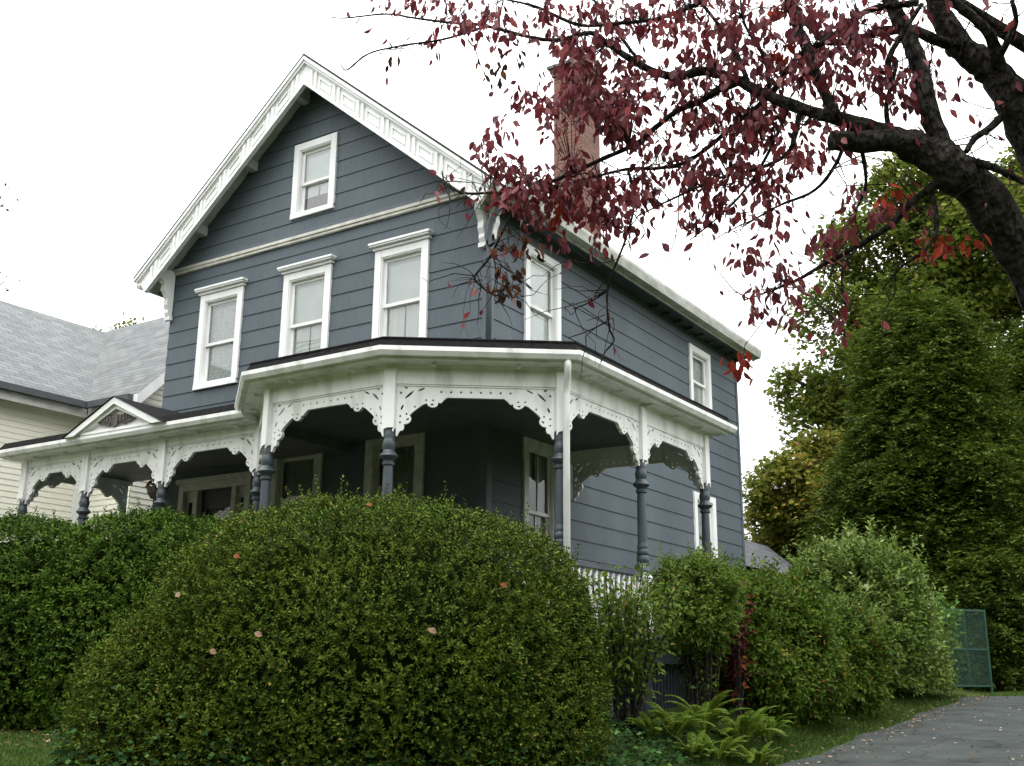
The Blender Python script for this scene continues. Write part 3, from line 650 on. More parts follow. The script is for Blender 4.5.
# spandrels with scroll brackets
BR = [(0, .455), (.02, .455), (.033, .42), (.05, .395), (.075, .392), (.09, .37), (.094, .34), (.085, .318), (.11, .318), (.14, .305), (.163, .28), (.170, .25), (.158, .222), (.15, .215), (.175, .185), (.24, .13), (.30, .085), (.335, .072), (.36, .10), (.395, .118), (.43, .115), (.462, .095), (.468, .06), (.495, .068), (.515, .05), (.53, .03), (.57, 0)]
def spandrel(a, b_, dz=0, start=.0, end=.0, mat='white2'):
    Fb = FR(a, b_); L = Fb.L; m = MB(); ps = .068
    k = min(1.0, (L/2-ps-.14)/.57); top = 3.163+dz; zb = 3.02+dz; vs = 1.0 if k > .8 else .9
    lo = [(ps+u*k, zb-v*vs) for u, v in BR]; ro = [(L-ps-u*k, zb-v*vs) for u, v in BR]
    poly = lo + ro[::-1] + [(L-ps, top), (ps, top)]
    holes = []
    def hole(u, z, ru, rz_=None, rot=0.0, n_=8):
        rz_ = rz_ or ru; c_, s_ = math.cos(rot), math.sin(rot)
        holes.append([(u+ru*math.cos(q*2*math.pi/n_)*c_-rz_*math.sin(q*2*math.pi/n_)*s_, z+ru*math.cos(q*2*math.pi/n_)*s_+rz_*math.sin(q*2*math.pi/n_)*c_) for q in range(n_)])
    n = max(3, round((L-2*ps-1.0*k)/.11))
    for i in range(n+1): hole(ps+.50*k+(L-2*ps-1.0*k)*i/n, zb+.065, .013)
    for base, sg in ((ps, 1), (L-ps, -1)):
        X = lambda u: base+sg*u*k
        for u, v in ((.045, .30), (.045, .225), (.115, .20), (.205, .115), (.33, .035), (.41, .035)): hole(X(u), zb-v*vs, .012)
        hole(X(.128), zb-.262*vs, .020, .012, sg*.6); hole(X(.40), zb-.085*vs, .020, .012, 0)          # scroll eyes
        hole(X(.14), zb+.025, .068*k, .014, sg*.75, 10); hole(X(.275), zb+.088, .045*k, .011, sg*.45, 10); hole(X(.062), zb-.125*vs, .034, .012, sg*1.2, 10); hole(X(.10), zb+.105, .022, .012, 0); hole(X(.045), zb+.045, .014)
    loops = [poly]+holes; tess = __import__('mathutils').geometry.tessellate_polygon([[Vector((u, z, 0)) for u, z in lp] for lp in loops])
    flat = [p for lp in loops for p in lp]; N_ = len(flat); b0 = len(m.v)
    m.v += [Fb(u, .022, z) for u, z in flat]+[Fb(u, -.022, z) for u, z in flat]
    for t3 in tess:
        (x1, y1), (x2, y2), (x3, y3) = (flat[q] for q in t3); t3 = t3 if (x2-x1)*(y3-y1)-(x3-x1)*(y2-y1) > 0 else t3[::-1]
        m.f.append(tuple(b0+q for q in t3)); m.f.append(tuple(b0+N_+q for q in t3[::-1]))
    o_ = 0
    for li, lp in enumerate(loops):
        c_ = len(lp)
        for i in range(c_):
            a_, d_ = b0+o_+i, b0+o_+(i+1) % c_; m.f.append((a_, a_+N_, d_+N_, d_) if li == 0 else (d_, d_+N_, a_+N_, a_))
        o_ += c_
    m.fbox(Fb, ps, L-ps, .0221, .034, top-.018, top-.001)
    return m.build('spandrel', M[mat], house)
for a, b_ in ((PA, PB), (PB, PC), (PC, PD), (PD, PL), (PL, P2), (P2, P3), (P3, P4), (P4, P5), (P5, (0.0, P5[1]))): spandrel(a, b_)
spandrel((-7.82, .25), PA)
# inner beams under the ceiling where the left run meets the pavilion
# railings: dark rail, white turned balusters
bal_prof = [(.022, ZF+.10), (.022, ZF+.20), (.028, ZF+.22), (.016, ZF+.25), (.030, ZF+.36), (.018, ZF+.50), (.026, ZF+.53), (.018, ZF+.56), (.022, ZF+.60), (.022, ZF+.76)]
bal_me = None
for a, b_ in ((PA, PB), (PD, PL), (PL, P2), (P2, P3), (P3, P4), (P4, P5), (P5, (0.0, P5[1]))):
    Fb = FR(a, b_); L = Fb.L; m = MB()
    m.fbox(Fb, .086, L-.086, -.045, .045, ZF+.76, ZF+.80); m.fbox(Fb, .086, L-.086, -.035, .035, ZF+.8001, ZF+.83); m.fbox(Fb, .086, L-.086, -.03, .03, ZF+.06, ZF+.10)
    rl_ = m.build('railing', M['dark'], house, bevel=.006)
    n = max(2, int((L-.2)/.125))
    for i in range(n):
        u = .12+(L-.24)*i/(n-1); x, y, _ = Fb(u, 0, 0)
        if bal_me is None: o = MB().lathe(0, 0, bal_prof, 10).build('baluster', M['white2'], None, smooth=True); bal_me = o.data
        else: o = bpy.data.objects.new('baluster', bal_me); COL.objects.link(o)
        o.parent = rl_; o.location = (x, y, 0)
# pediment over the steps
pm = MB(); FPD = FR((-6.28, -2.13), (-4.07, -2.13)); L = FPD.L; pk = .50
z0 = ZL+.0
def tri(e, zb): return [(e, zb), (L-e, zb), (L/2, zb+(L/2-e)*pk*2/L*1.0)]
pm.prism(FPD, [(0, z0+.0), (.22, z0+.0), (L/2, z0+pk*1.0-.10), (L-.22, z0), (L, z0), (L/2, z0+pk)], -.02, .10)
pm.prism(FPD, [(.17, z0+.02), (.32, z0+.02), (L/2, z0+pk-.165), (L-.32, z0+.02), (L-.17, z0+.02), (L/2, z0+pk-.10)], -.02, .05)
pm.fbox(FPD, .32, L-.32, -.02, .045, z0+.003, z0+.045)
ped = pm.build('pediment', M['white'], house)
bd = MB(); bd.prism(FPD, [(.2, z0+.01), (L-.2, z0+.01), (L/2, z0+pk-.09)], -.06, -.021); bd.build('tympanum', M['white2'], ped)
om = MB(); cu = L/2; cz = z0+.165
for sg in (-1, 1):
    wing = [(0, -.05), (.06, -.03), (.17, -.075), (.30, -.05), (.42, -.01), (.39, .03), (.33, .10), (.24, .11), (.14, .07), (.05, .08), (0, .06)]
    poly = [(cu+sg*u, cz+z) for u, z in wing]
    om.prism(FPD, poly if sg > 0 else poly[::-1], -.0205, .03)
    for k in range(4): om.fbox(FPD, min(cu+sg*(.10+k*.07), cu+sg*(.13+k*.07)), max(cu+sg*(.10+k*.07), cu+sg*(.13+k*.07)), .0301, .045, cz-.04+.012*k, cz+.06+.008*k)
om.prism(FPD, [(cu+.07*math.cos(t), cz-.01+.11*math.sin(t)) for t in [q*math.pi/6 for q in range(12)]], .0302, .06)
om.build('carved_wings', M['ornament'], ped)
pr_ = MB(); zz = z0+pk+.012
pr_.quad(FPD(-.04, .12, z0-.005), FPD(L/2, .12, zz), FPD(L/2, -2.05, zz), FPD(-.04, -.2, z0-.005)); pr_.quad(FPD(L/2, .12, zz), FPD(L+.04, .12, z0-.005), FPD(L+.04, -.2, z0-.005), FPD(L/2, -2.05, zz))
pr_.build('pediment_roof', M['roofdark'], ped)
# front entrance: frame, sidelights, door with curtained light
d = MB(); d.fbox(FRONT, DU0, DU0+.12, -.03, .05, ZF, DZ1).fbox(FRONT, DU1-.12, DU1, -.03, .05, ZF, DZ1).fbox(FRONT, DU0+.12, DU1-.12, -.03, .048, DZ1-.12, DZ1-.001).fbox(FRONT, DU0-.05, DU1+.05, 0, .09, DZ1+.001, DZ1+.08)
d.fbox(FRONT, DU0+.34, DU0+.44, -.10, .03, ZF, DZ1-.121).fbox(FRONT, DU1-.44, DU1-.34, -.10, .03, ZF, DZ1-.121)
d.fbox(FRONT, DU0+.121, DU0+.339, -.06, -.02, ZF, 1.3).fbox(FRONT, DU1-.339, DU1-.121, -.06, -.02, ZF, 1.3)
fd = d.build('front_door', M['trimcream'], house, bevel=.006)
for a, b_ in ((DU0+.12, DU0+.34), (DU1-.34, DU1-.12)):
    MB().fbox(FRONT, a+.05, b_-.05, -.055, -.045, 1.3, 2.70).build('sidelight', M['glassdark'], fd)
    MB().fbox(FRONT, a, a+.05, -.06, -.03, 1.3, 2.879).fbox(FRONT, b_-.05, b_, -.06, -.03, 1.3, 2.879).fbox(FRONT, a+.05, b_-.05, -.06, -.03, 2.7, 2.879).build('sidelight_frame', M['trimcream'], fd)
da, db = DU0+.44, DU1-.44
dl = MB(); dl.fbox(FRONT, da, da+.13, -.12, -.08, ZF, 2.72).fbox(FRONT, db-.13, db, -.12, -.08, ZF, 2.72).fbox(FRONT, da+.13, db-.13, -.12, -.08, ZF, 1.35).fbox(FRONT, da+.13, db-.13, -.12, -.08, 2.58, 2.72).fbox(FRONT, da, db, -.10, -.07, 2.721, 2.879)
dl.build('door_leaf', M['door'], fd)
MB().fbox(FRONT, da+.13, db-.13, -.105, -.1, 1.35, 2.58).build('door_pane', M['glassdark'], fd)
cv = MB(); N = 30
for i in range(N+1):
    u = da+.14+(db-da-.28)*i/N; cv.v += [FRONT(u, -.16+.015*math.sin(i*1.3), 1.3), FRONT(u, -.16+.015*math.sin(i*1.3), 2.35)]
cv.f = [(2*i, 2*i+2, 2*i+3, 2*i+1) for i in range(N)]; cv.build('curtain', M['curtain'], fd, smooth=True)
MB().lathe(0, 0, [(.0, 0), (.028, .0), (.03, .03), (.0, .04)], 10).build('door_knob', M['ornament'], fd).location = (db-.065-0, -(-.07), 1.42)
# white downspout at the porch corner
m = MB(); px_, py_ = P3[0]+.13, P3[1]-.05
m.tube([(px_+.10, py_-.16, ZR-.09), (px_+.10, py_-.16, ZR-.17), (px_+.06, py_-.10, ZR-.25), (px_+.01, py_-.03, ZR-.36), (px_-.01, py_-.01, ZR-.46), (px_-.01, py_-.01, -.5)], .040, 10); m.build('downspout', M['white2'], house, smooth=True)
# porch steps (behind the hedge)
st = MB()
for k in range(3): st.box(-6.15, -4.55, -1.92-.28*(k+1), -1.92-.28*k-.001, -.8, ZF-.19*(k+1)+.02)
st.build('porch_steps', M['floor'], house)

# hanging basket of flowers in the left porch, a thing of its own
bx, by, bz = at(157, 488, 16.05)
hb = thing('hanging_basket', (bx, by, bz-.14), 'dark hanging flower basket under the left porch arch', 'flower basket')
MB().lathe(bx, by, [(.08, bz-.16), (.13, bz-.08), (.15, bz), (.14, bz)], 14).build('basket', M['basket'], hb)
hm = MB()
for k in range(3): a = k*2.1; hm.tube([(bx+.14*math.cos(a), by+.14*math.sin(a), bz), (bx, by, bz+.38)], .004, 4)
hm.tube([(bx, by, bz+.38), (bx, by, 3.23)], .005, 4); hm.build('hanger', M['basket'], hb)

# ------------------------------------------------------------------ foliage kit (numpy)
def unit(a): return a/np.maximum(1e-9, np.linalg.norm(a, axis=-1, keepdims=True))
def leaf_mesh(name, P, A, Nn, Ln, Wd, mat, parent=None, fold=.25, droop=0.0, wide=.45):
    """one folded four-vertex leaf per row: P base, A axis, Nn face normal"""
    n = len(P); A = unit(A); B = unit(np.cross(A, Nn)); Nn = np.cross(B, A)
    Ln = np.broadcast_to(np.asarray(Ln, float), (n,))[:, None]; Wd = np.broadcast_to(np.asarray(Wd, float), (n,))[:, None]
    v = np.empty((n, 4, 3), np.float32); mid = P+A*Ln*wide
    v[:, 0] = P; v[:, 1] = mid+B*Wd*.5+Nn*Wd*fold; v[:, 2] = P+A*Ln-Nn*Ln*droop; v[:, 3] = mid-B*Wd*.5+Nn*Wd*fold
    me = bpy.data.meshes.new(name); me.vertices.add(4*n); me.vertices.foreach_set('co', v.ravel())
    idx = np.arange(n)[:, None]*4; tri = np.concatenate([idx+np.array([0, 1, 2]), idx+np.array([0, 2, 3])], 1).ravel()
    me.loops.add(6*n); me.loops.foreach_set('vertex_index', tri.astype(np.int32))
    me.polygons.add(2*n); me.polygons.foreach_set('loop_start', np.arange(0, 6*n, 3, dtype=np.int32)); me.update(calc_edges=True)
    return link(name, me, mat, parent)
def leaf6(name, P, A, Nn, Ln, Wd, mat, parent=None, fold=.18, curl=.25):
    """ovate leaf of eight vertices, folded on its rib and curling at the tip"""
    n = len(P); A = unit(A); B = unit(np.cross(A, Nn)); Nn = np.cross(B, A); Ln = np.asarray(Ln)[:, None]; Wd = np.asarray(Wd)[:, None]
    cu = curl*rng.uniform(-.5, 1.5, n)[:, None]
    rib = lambda t: P+A*Ln*t-Nn*Ln*cu*t*t
    v = np.empty((n, 8, 3), np.float32); ed = lambda t, w, s_: rib(t)+B*Wd*.5*w*s_+Nn*Wd*fold*w
    v[:, 0] = rib(0); v[:, 1] = ed(.25, .78, 1); v[:, 2] = ed(.5, 1, 1); v[:, 3] = ed(.78, .62, 1); v[:, 4] = rib(1.0); v[:, 5] = ed(.78, .62, -1); v[:, 6] = ed(.5, 1, -1); v[:, 7] = ed(.25, .78, -1)
    me = bpy.data.meshes.new(name); me.vertices.add(8*n); me.vertices.foreach_set('co', v.ravel()); idx = np.arange(n)[:, None]*8
    q = np.concatenate([idx+np.array(f) for f in ((0, 1, 2), (0, 2, 3), (0, 3, 4), (0, 4, 5), (0, 5, 6), (0, 6, 7))], 1).ravel()
    me.loops.add(len(q)); me.loops.foreach_set('vertex_index', q.astype(np.int32)); me.polygons.add(len(q)//3); me.polygons.foreach_set('loop_start', np.arange(0, len(q), 3, dtype=np.int32)); me.update(calc_edges=True)
    return link(name, me, mat, parent)
class Noise3:
    """smooth value noise for lumpy outlines"""
    def __init__(s, seed): s.r = np.random.default_rng(seed); s.k = s.r.normal(size=(14, 3)); s.p = s.r.uniform(0, 6.28, 14)
    def __call__(s, P, f): return np.mean(np.sin(P@(s.k.T*f)+s.p), axis=1)*1.6
def rvec(n): return unit(rng.normal(size=(n, 3)))
EXPO = 2.6
def shell(lobes, n, noise, amp, freq, depth=.12, zmin=None, up_only=True):
    """points on the lumpy union of ellipsoids (cx,cy,cz,rx,ry,rz,rotz); returns points and outward normals"""
    areas = np.array([l[3]*l[4]+l[4]*l[5]+l[3]*l[5] for l in lobes]); PP = []; NN = []
    for l, a in zip(lobes, areas):
        k = int(n*a/areas.sum()); d = rvec(k); c, s_ = math.cos(l[6]), math.sin(l[6])
        sq = 1/np.maximum(1e-6, (np.abs(d)**EXPO).sum(1))**(1/EXPO); q = d*sq[:, None]
        lp = q*np.array(l[3:6]); ln = unit(d/np.array(l[3:6]))
        Rm = np.array([[c, -s_, 0], [s_, c, 0], [0, 0, 1]]); P = lp@Rm.T+np.array(l[:3]); N = ln@Rm.T
        P = P+N*(noise(P, freq)*amp+noise(P+9, freq*3.1)*amp*.45+noise(P+5, freq*8.5)*amp*.32)[:, None]-N*(np.abs(rng.normal(size=k))*depth)[:, None]
        keep = np.ones(k, bool)
        for m_ in lobes:
            if m_ is l: continue
            c2, s2 = math.cos(m_[6]), math.sin(m_[6]); q2 = (P-np.array(m_[:3]))@np.array([[c2, -s2, 0], [s2, c2, 0], [0, 0, 1]])
            keep &= ((np.abs(q2/np.array(m_[3:6]))**EXPO).sum(1) > .66)
        if zmin is not None: keep &= P[:, 2] > zmin
        PP.append(P[keep]); NN.append(N[keep])
    return np.concatenate(PP), np.concatenate(NN)
def shoots(P, N, per, slen, up=.5, spread=.5):
    """short leafy shoots from each shell point: bases, axes"""
    n = len(P); d = unit(N*.8+np.array([0, 0, up])+rvec(n)*spread); L = slen*rng.uniform(.5, 1.3, n)
    t = (np.arange(per)+.5)/per
    B = P[:, None]+d[:, None]*(L[:, None]*t)[..., None]; X = unit(np.cross(d, rvec(n))); Y = np.cross(d, X)
    ph = np.arange(per)*2.4+rng.uniform(0, 6, n)[:, None]
    side = X[:, None]*np.cos(ph)[..., None]+Y[:, None]*np.sin(ph)[..., None]
    A = unit(d[:, None]*.7+side); Nn = unit(d[:, None]*1.0-side*.5+rng.normal(size=(n, per, 3))*.25)
    return B.reshape(-1, 3), A.reshape(-1, 3), Nn.reshape(-1, 3)
def core(lobes, k, name, mat, parent, zmin):
    m = MB()
    for l in lobes:
        c, s_ = math.cos(l[6]), math.sin(l[6]); n0 = len(m.v); U, Vv = 20, 12
        for j in range(Vv+1):
            th = math.pi*j/Vv
            for i in range(U):
                ph = 2*math.pi*i/U; d = np.array([math.sin(th)*math.cos(ph), math.sin(th)*math.sin(ph), math.cos(th)]); q = d/((np.abs(d)**EXPO).sum()**(1/EXPO))
                x, y, z = q[0]*l[3]*k, q[1]*l[4]*k, q[2]*l[5]*k; m.v.append((l[0]+c*x-s_*y, l[1]+s_*x+c*y, max(zmin, l[2]+z)))
        for j in range(Vv):
            for i in range(U): a = n0+j*U+i; b_ = n0+j*U+(i+1) % U; m.f.append((a, a+U, b_+U, b_))
    return m.build(name, mat, parent, smooth=True)
def bush(name, label, cat, lobes, n, per, slen, leaf, mat, seed, amp=.06, freq=1.6, depth=.07, up=.5, spread=.5, corek=.84, group=None, zg=None, lw=.5, wisps=0, wlen=.4):
    x, y = lobes[0][0], lobes[0][1]; zb = gz(x, y) if zg is None else zg
    t = thing(name, (x, y, zb), label, cat, group)
    P, N = shell(lobes, n, Noise3(seed), amp, freq, depth, zb-.05)
    B, A, Nn = shoots(P, N, per, slen, up, spread)
    if wisps:
        top = np.where(N[:, 2] > -.05)[0]; j = rng.choice(top, wisps); B2, A2, N2 = shoots(P[j], N[j]*.6, 18, wlen, 1.0, .55); B = np.concatenate([B, B2]); A = np.concatenate([A, A2]); Nn = np.concatenate([Nn, N2])
    k = len(B); L = leaf*rng.uniform(.6, 1.25, k)
    leaf_mesh('foliage', B, A, Nn, L, L*lw, mat, t)
    core(lobes, corek, 'shade_core', M['core'], t, zb-.1)  # solid blob filling the bush, coloured as its inner shade
    return t
hn = Noise3(3)
# flowers of the basket
k = 160; d_ = rvec(k); d_[:, 2] = np.abs(d_[:, 2]); P = np.array([bx, by, bz])+d_*np.array([.13, .13, .10]); leaf_mesh('flowers', P, d_+rvec(k)*.5, rvec(k), .05, .03, M['driedleaf'], hb)

# ---- big clipped bush in the foreground
RZ = R(33)
def lobe(px, d, z, rw, rd, rh): x, y = gat(px, d); return (x, y, z, rw, rd, rh, RZ)
big = [lobe(374, 9.55, .0, 1.99, 1.35, 1.49), lobe(262, 9.45, -.55, 1.15, 1.10, 1.05), lobe(505, 9.55, -.25, .92, 1.1, 1.10), lobe(160, 9.3, -.72, .60, .72, 1.12)]
EXPO = 2.32
bush('clipped_bush', 'huge rounded dark green clipped bush in the foreground before the porch', 'bush', big, 78000, 6, .070, .035, M['boxwood'], 5, .14, 1.5, .10, .6, .6, .81, wisps=520, wlen=.22)
EXPO = 2.6
# ---- long hedge at the left
hl = [lobe(20, 13.2, .42, 1.3, .9, 1.34), lobe(128, 13.0, .42, 1.05, .9, 1.40), lobe(205, 12.7, .35, .9, .85, 1.30), lobe(-110, 13.6, .4, 1.2, .9, 1.4)]
bush('hedge', 'long dark green hedge at the left below the small pediment', 'hedge', hl, 40000, 6, .10, .050, M['yew'], 8, .14, 1.3, .08, .7, .6, .84, zg=-.72, wisps=500, wlen=.20)

# ---- right hand shrubs along the driveway
def rbush(name, label, cat, px, d, w, top, dep, mat, n, per, slen, leaf, seed, **kw):
    x, y = gat(px, d); kw.setdefault('wisps', 150); zg = gz(x, y); zt = at(px, top, d).z; h = zt-zg
    lob = [(x, y, zg+h*.45, w, dep, h*.55, R(70))]+kw.pop('extra', [])
    return bush(name, label, cat, lob, n, per, slen, leaf, mat, seed, zg=zg, **kw)
def open_shrub(name, label, px, d, w, top, mat, leaf, seed, nst=16, nl=900, cat='shrub', lw=.5, low=.2, parent=None):
    """loose shrub: stems from one root with leaves along them"""
    x, y = gat(px, d); zg = gz(x, y); zt = at(px, top, d).z; h = zt-zg; rg = np.random.default_rng(seed)
    t = thing(name, (x, y, zg), label, cat); m = MB(); Bs = []; As = []
    for i in range(nst):
        a = rg.uniform(0, 6.28); rr = w*math.sqrt(rg.uniform(.02, 1)); top_ = Vector((x+rr*math.cos(a), y+rr*math.sin(a)*.7, zg+h*rg.uniform(.72, 1.0)))
        p0 = Vector((x+.12*math.cos(a), y+.12*math.sin(a), zg-.02)); mid = (p0+top_)/2+Vector((rg.normal()*.07, rg.normal()*.07, .1*h))
        pts = []
        for s_ in range(9):
            u = s_/8; pts.append(p0*(1-u)**2+mid*2*u*(1-u)+top_*u*u)
        m.tube(pts, [.014*(1-.7*s_/8) for s_ in range(9)], 5)
        for q in range(nl//nst):
            u = low+(1-low)*rg.uniform()**.7; c = p0*(1-u)**2+mid*2*u*(1-u)+top_*u*u; dv = rg.normal(size=3); dv /= np.linalg.norm(dv)
            Bs.append(np.array(c)+dv*rg.uniform(.0, .16)); As.append(dv+np.array([0, 0, .15]))
    m.build('stems', M['bark'], t); Bs = np.array(Bs); As = np.array(As); L = leaf*rg.uniform(.6, 1.2, len(Bs)); Nn = unit(rvec(len(Bs))*.6+np.array([0, 0, 1.]))
    leaf_mesh('foliage', Bs, As, Nn, L, L*lw, mat, t, droop=.15)
    return t
open_shrub('privet_shrub', 'loose yellow green shrub in front of the white porch balusters', 622, 11.4, .80, 567, M['shrub'], .080, 21, 30, 3300)
x, y = gat(702, 12.5); zt_, zb_ = at(702, 556, 12.5).z, at(702, 648, 12.5).z
cs = bush('clipped_shrub', 'square topped green shrub on bare stems beside the last porch post', 'shrub', [(x, y, (zt_+zb_)/2, .50, .42, (zt_-zb_)/2, R(60))], 3600, 6, .14, .055, M['shrub'], 22, amp=.18, freq=2.4, depth=.20, corek=.40, zg=-.60, wisps=120, wlen=.28)
for k in range(7):
    a = k*.9; MB().tube([(x+.10*math.cos(a), y+.10*math.sin(a), -.7), (x+.2*math.cos(a+.3), y+.2*math.sin(a+.3), .1), (x+.32*math.cos(a+.2), y+.3*math.sin(a+.2), zt_-.25)], [.011, .008, .004], 5).build('stem', M['bark'], cs)
rbush('low_hedge', 'mixed hedge with orange and yellow leaves by the driveway', 'hedge', 776, 14.0, .98, 578, .62, M['shrub2'], 8500, 6, .17, .07, 23, amp=.22, freq=1.7, depth=.16, corek=.70, wisps=260, wlen=.42)
xx, yy_ = gat(862, 18.0)
rbush('flowering_mound', 'tall pale green mound of foliage before the dark conifer', 'bush', 858, 18.2, 1.02, 549, .95, M['mound'], 7000, 6, .24, .10, 24, amp=.26, freq=1.2, depth=.18, corek=.72, wisps=330, wlen=.55, extra=[(gat(902, 18.9)[0], gat(902, 18.9)[1], .30, .62, .6, 1.15, 0)], up=.9)
rbush('leafy_bush', 'dark leafy bush with scattered yellow leaves beside the driveway verge', 'bush', 838, 15.6, .75, 612, .55, M['shrub2'], 4200, 6, .16, .085, 25, amp=.22, freq=1.6, depth=.15, corek=.72, wisps=220, wlen=.42)
open_shrub('burgundy_shrub', 'small burgundy leaved shrub between clipped shrub and mixed hedge', 746, 13.0, .13, 574, M['burgundy'], .10, 26, 9, 380, lw=.55)
open_shrub('climbing_vine', 'bright green vine spilling over the green wire panel', 938, 20.8, .45, 588, M['vine'], .14, 27, 9, 420, cat='vine', lw=.7, low=.45)
rbush('rear_hedge', 'dark hedge behind the green wire panel under the conifers', 'hedge', 968, 24.0, 1.9, 600, .8, M['yew'], 5000, 6, .2, .10, 31, amp=.16)
rbush('far_bush', 'pale green bush beyond the end of the driveway at the right', 'bush', 1022, 27, 1.1, 622, .8, M['mound'], 3000, 6, .2, .10, 28, amp=.14)
open_shrub('creeping_shrub', 'orange tinged creeper leaves climbing in front of the last porch post', 700, 12.6, .42, 538, M['shrub'], .065, 29, 22, 1900, low=.10)

# ---- ferns
fern_spots = [(672, 11.0, .62), (702, 11.5, .74), (740, 11.6, .70), (650, 10.7, .45), (764, 12.2, .52), (716, 10.9, .46)]
fern_spots += [(690, 10.6, .42), (752, 11.0, .40)]
fern_spots = [(a, b_+.45, c_*.82) for a, b_, c_ in fern_spots]
fl_lab = ['yellow green fern against the dark lattice, second from the left', 'tall fern in the middle of the fern clump', 'bright fern at the foot of the mixed hedge', 'short fern at the left end of the fern clump', 'small fern at the right end of the fern clump', 'low fern in the middle of the front row', 'fern spilling onto the grass of the driveway verge', 'low yellowish fern at the front above the ivy']
for (px, d, h), lb in zip(fern_spots, fl_lab):
    x, y = gat(px, d); zg = gz(x, y); rg = np.random.default_rng(int(px)); Bs = []; As = []; Ns = []; Ls = []; st = MB()
    t = thing('fern', (x, y, zg), lb, 'fern', 'ferns beside the porch lattice')
    for f in range(20):
        a = f*2.4+rg.uniform(-.4, .4); ln = h*1.12*rg.uniform(.6, 1.05); el = R(rg.uniform(48, 84)); q = np.array([x+.03*math.cos(a), y+.03*math.sin(a), zg]); pts = []
        bend = R(rg.uniform(70, 115))/14
        for s_ in range(15):
            pts.append(q.copy()); q = q+np.array([math.cos(a)*math.cos(el), math.sin(a)*math.cos(el), math.sin(el)])*ln/14; el -= bend*(.3+1.4*s_/14)
        st.tube(pts, [.005*(1-.8*k/14) for k in range(15)], 4)
        sd = np.array([-math.sin(a), math.cos(a), 0])
        for s_ in range(2, 14):
            ax_ = unit(pts[s_+1]-pts[s_]) if s_ < 14 else ax_
            for sub in (0, .33, .66):
                uu = (s_+sub)/14; p = pts[s_]*(1-sub)+pts[s_+1]*sub; wl = .125*ln*math.sin(math.pi*min(1, (1-uu)*.95+.05))**.7*min(1, (uu-.08)*4)+.008
                for sg in (-1, 1): Bs.append(p); As.append(sd*sg+ax_*.5+np.array([0, 0, -.10])); Ns.append(np.cross(ax_, sd)*(1 if np.cross(ax_, sd)[2] > 0 else -1)+rg.normal(size=3)*.12); Ls.append(wl)
    st.build('stalks', M['fern'], t); Ls = np.array(Ls); leaf_mesh('fronds', np.array(Bs), np.array(As), np.array(Ns), Ls, Ls*.22+.003, M['fern'], t, fold=.05, droop=.1, wide=.35)

# ---- ivy at the foot of the bush (ground cover)
n = 9000; px = rng.uniform(60, 690, n); d = rng.uniform(7.6, 9.6, n)
P = []
for a, b_ in zip(px, d):
    x, y = gat(a, b_)
    P.append((x, y, gz(x, y)+rng.uniform(.01, .10)+(rng.exponential(.13) if b_ > 8.3 else .02)))
P = np.array(P); L = rng.uniform(.035, .065, n); az = rng.uniform(0, 6.28, n)
face = unit(np.stack([rng.normal(size=n)*.35+.30, rng.normal(size=n)*.35-.55, np.ones(n)*.8], 1))
tag(leaf_mesh('ivy_ground_cover', P, np.stack([np.cos(az), np.sin(az), -.2*np.ones(n)], 1), face, L, L*.95, M['ivy'], None, fold=.08), 'dark ivy spreading over the ground at the foot of the clipped bush', 'ivy', kind='stuff')
n = 5200; x = rng.uniform(2.4, 3.7, n); y = rng.uniform(-7.2, -1.2, n); P = np.stack([x, y, [gz(a, b_)+rng.uniform(.0, .12) for a, b_ in zip(x, y)]], 1); L = rng.uniform(.04, .08, n); az = rng.uniform(0, 6.28, n)
face = unit(np.stack([rng.normal(size=n)*.35+.2, rng.normal(size=n)*.35-.4, np.ones(n)], 1))
tag(leaf_mesh('ivy_ground_cover', P, np.stack([np.cos(az), np.sin(az), -.1*np.ones(n)], 1), face, L, L*.9, M['ivy'], None, fold=.08), 'dark ivy carpeting the bank between ferns and driveway', 'ivy', kind='stuff')
# ---- grass
def grass(name, label, pts, hgt=.07):
    n = len(pts); P = np.array([(x, y, gz(x, y)-.005) for x, y in pts]); az = rng.uniform(0, 6.28, n); A = np.stack([np.cos(az)*.5, np.sin(az)*.5, np.ones(n)], 1); H = hgt*rng.uniform(.5, 1.4, n)
    tag(leaf_mesh(name, P, A, np.stack([-np.sin(az)*0+np.cos(az), np.sin(az), -.3*np.ones(n)], 1), H, .009, M['grass'], None, fold=.1, droop=-.25, wide=.3), label, 'grass', kind='stuff')
g = []
while len(g) < 26000:
    a, b_ = rng.uniform(-130, 140), rng.uniform(9.0, 13.2); g.append(gat(a, b_))
grass('grass', 'short green lawn grass at the lower left by the hedge', g, .06)
g = [(rng.normal(3.78, .26), rng.uniform(-4, 9.2)) for _ in range(26000)]; g = [p for p in g if p[0] < 4.20+wob(p[1], 0)]
grass('grass', 'green grass verge along the left edge of the driveway', g, .085)
g = [(6.75+abs(rng.normal(0, .5)), rng.uniform(-3.5, 3)) for _ in range(9000)]+[(rng.uniform(4.2, 9), rng.uniform(10.0, 13.5)) for _ in range(9000)]
grass('grass', 'grass beyond the right edge and far end of the driveway', g, .08)
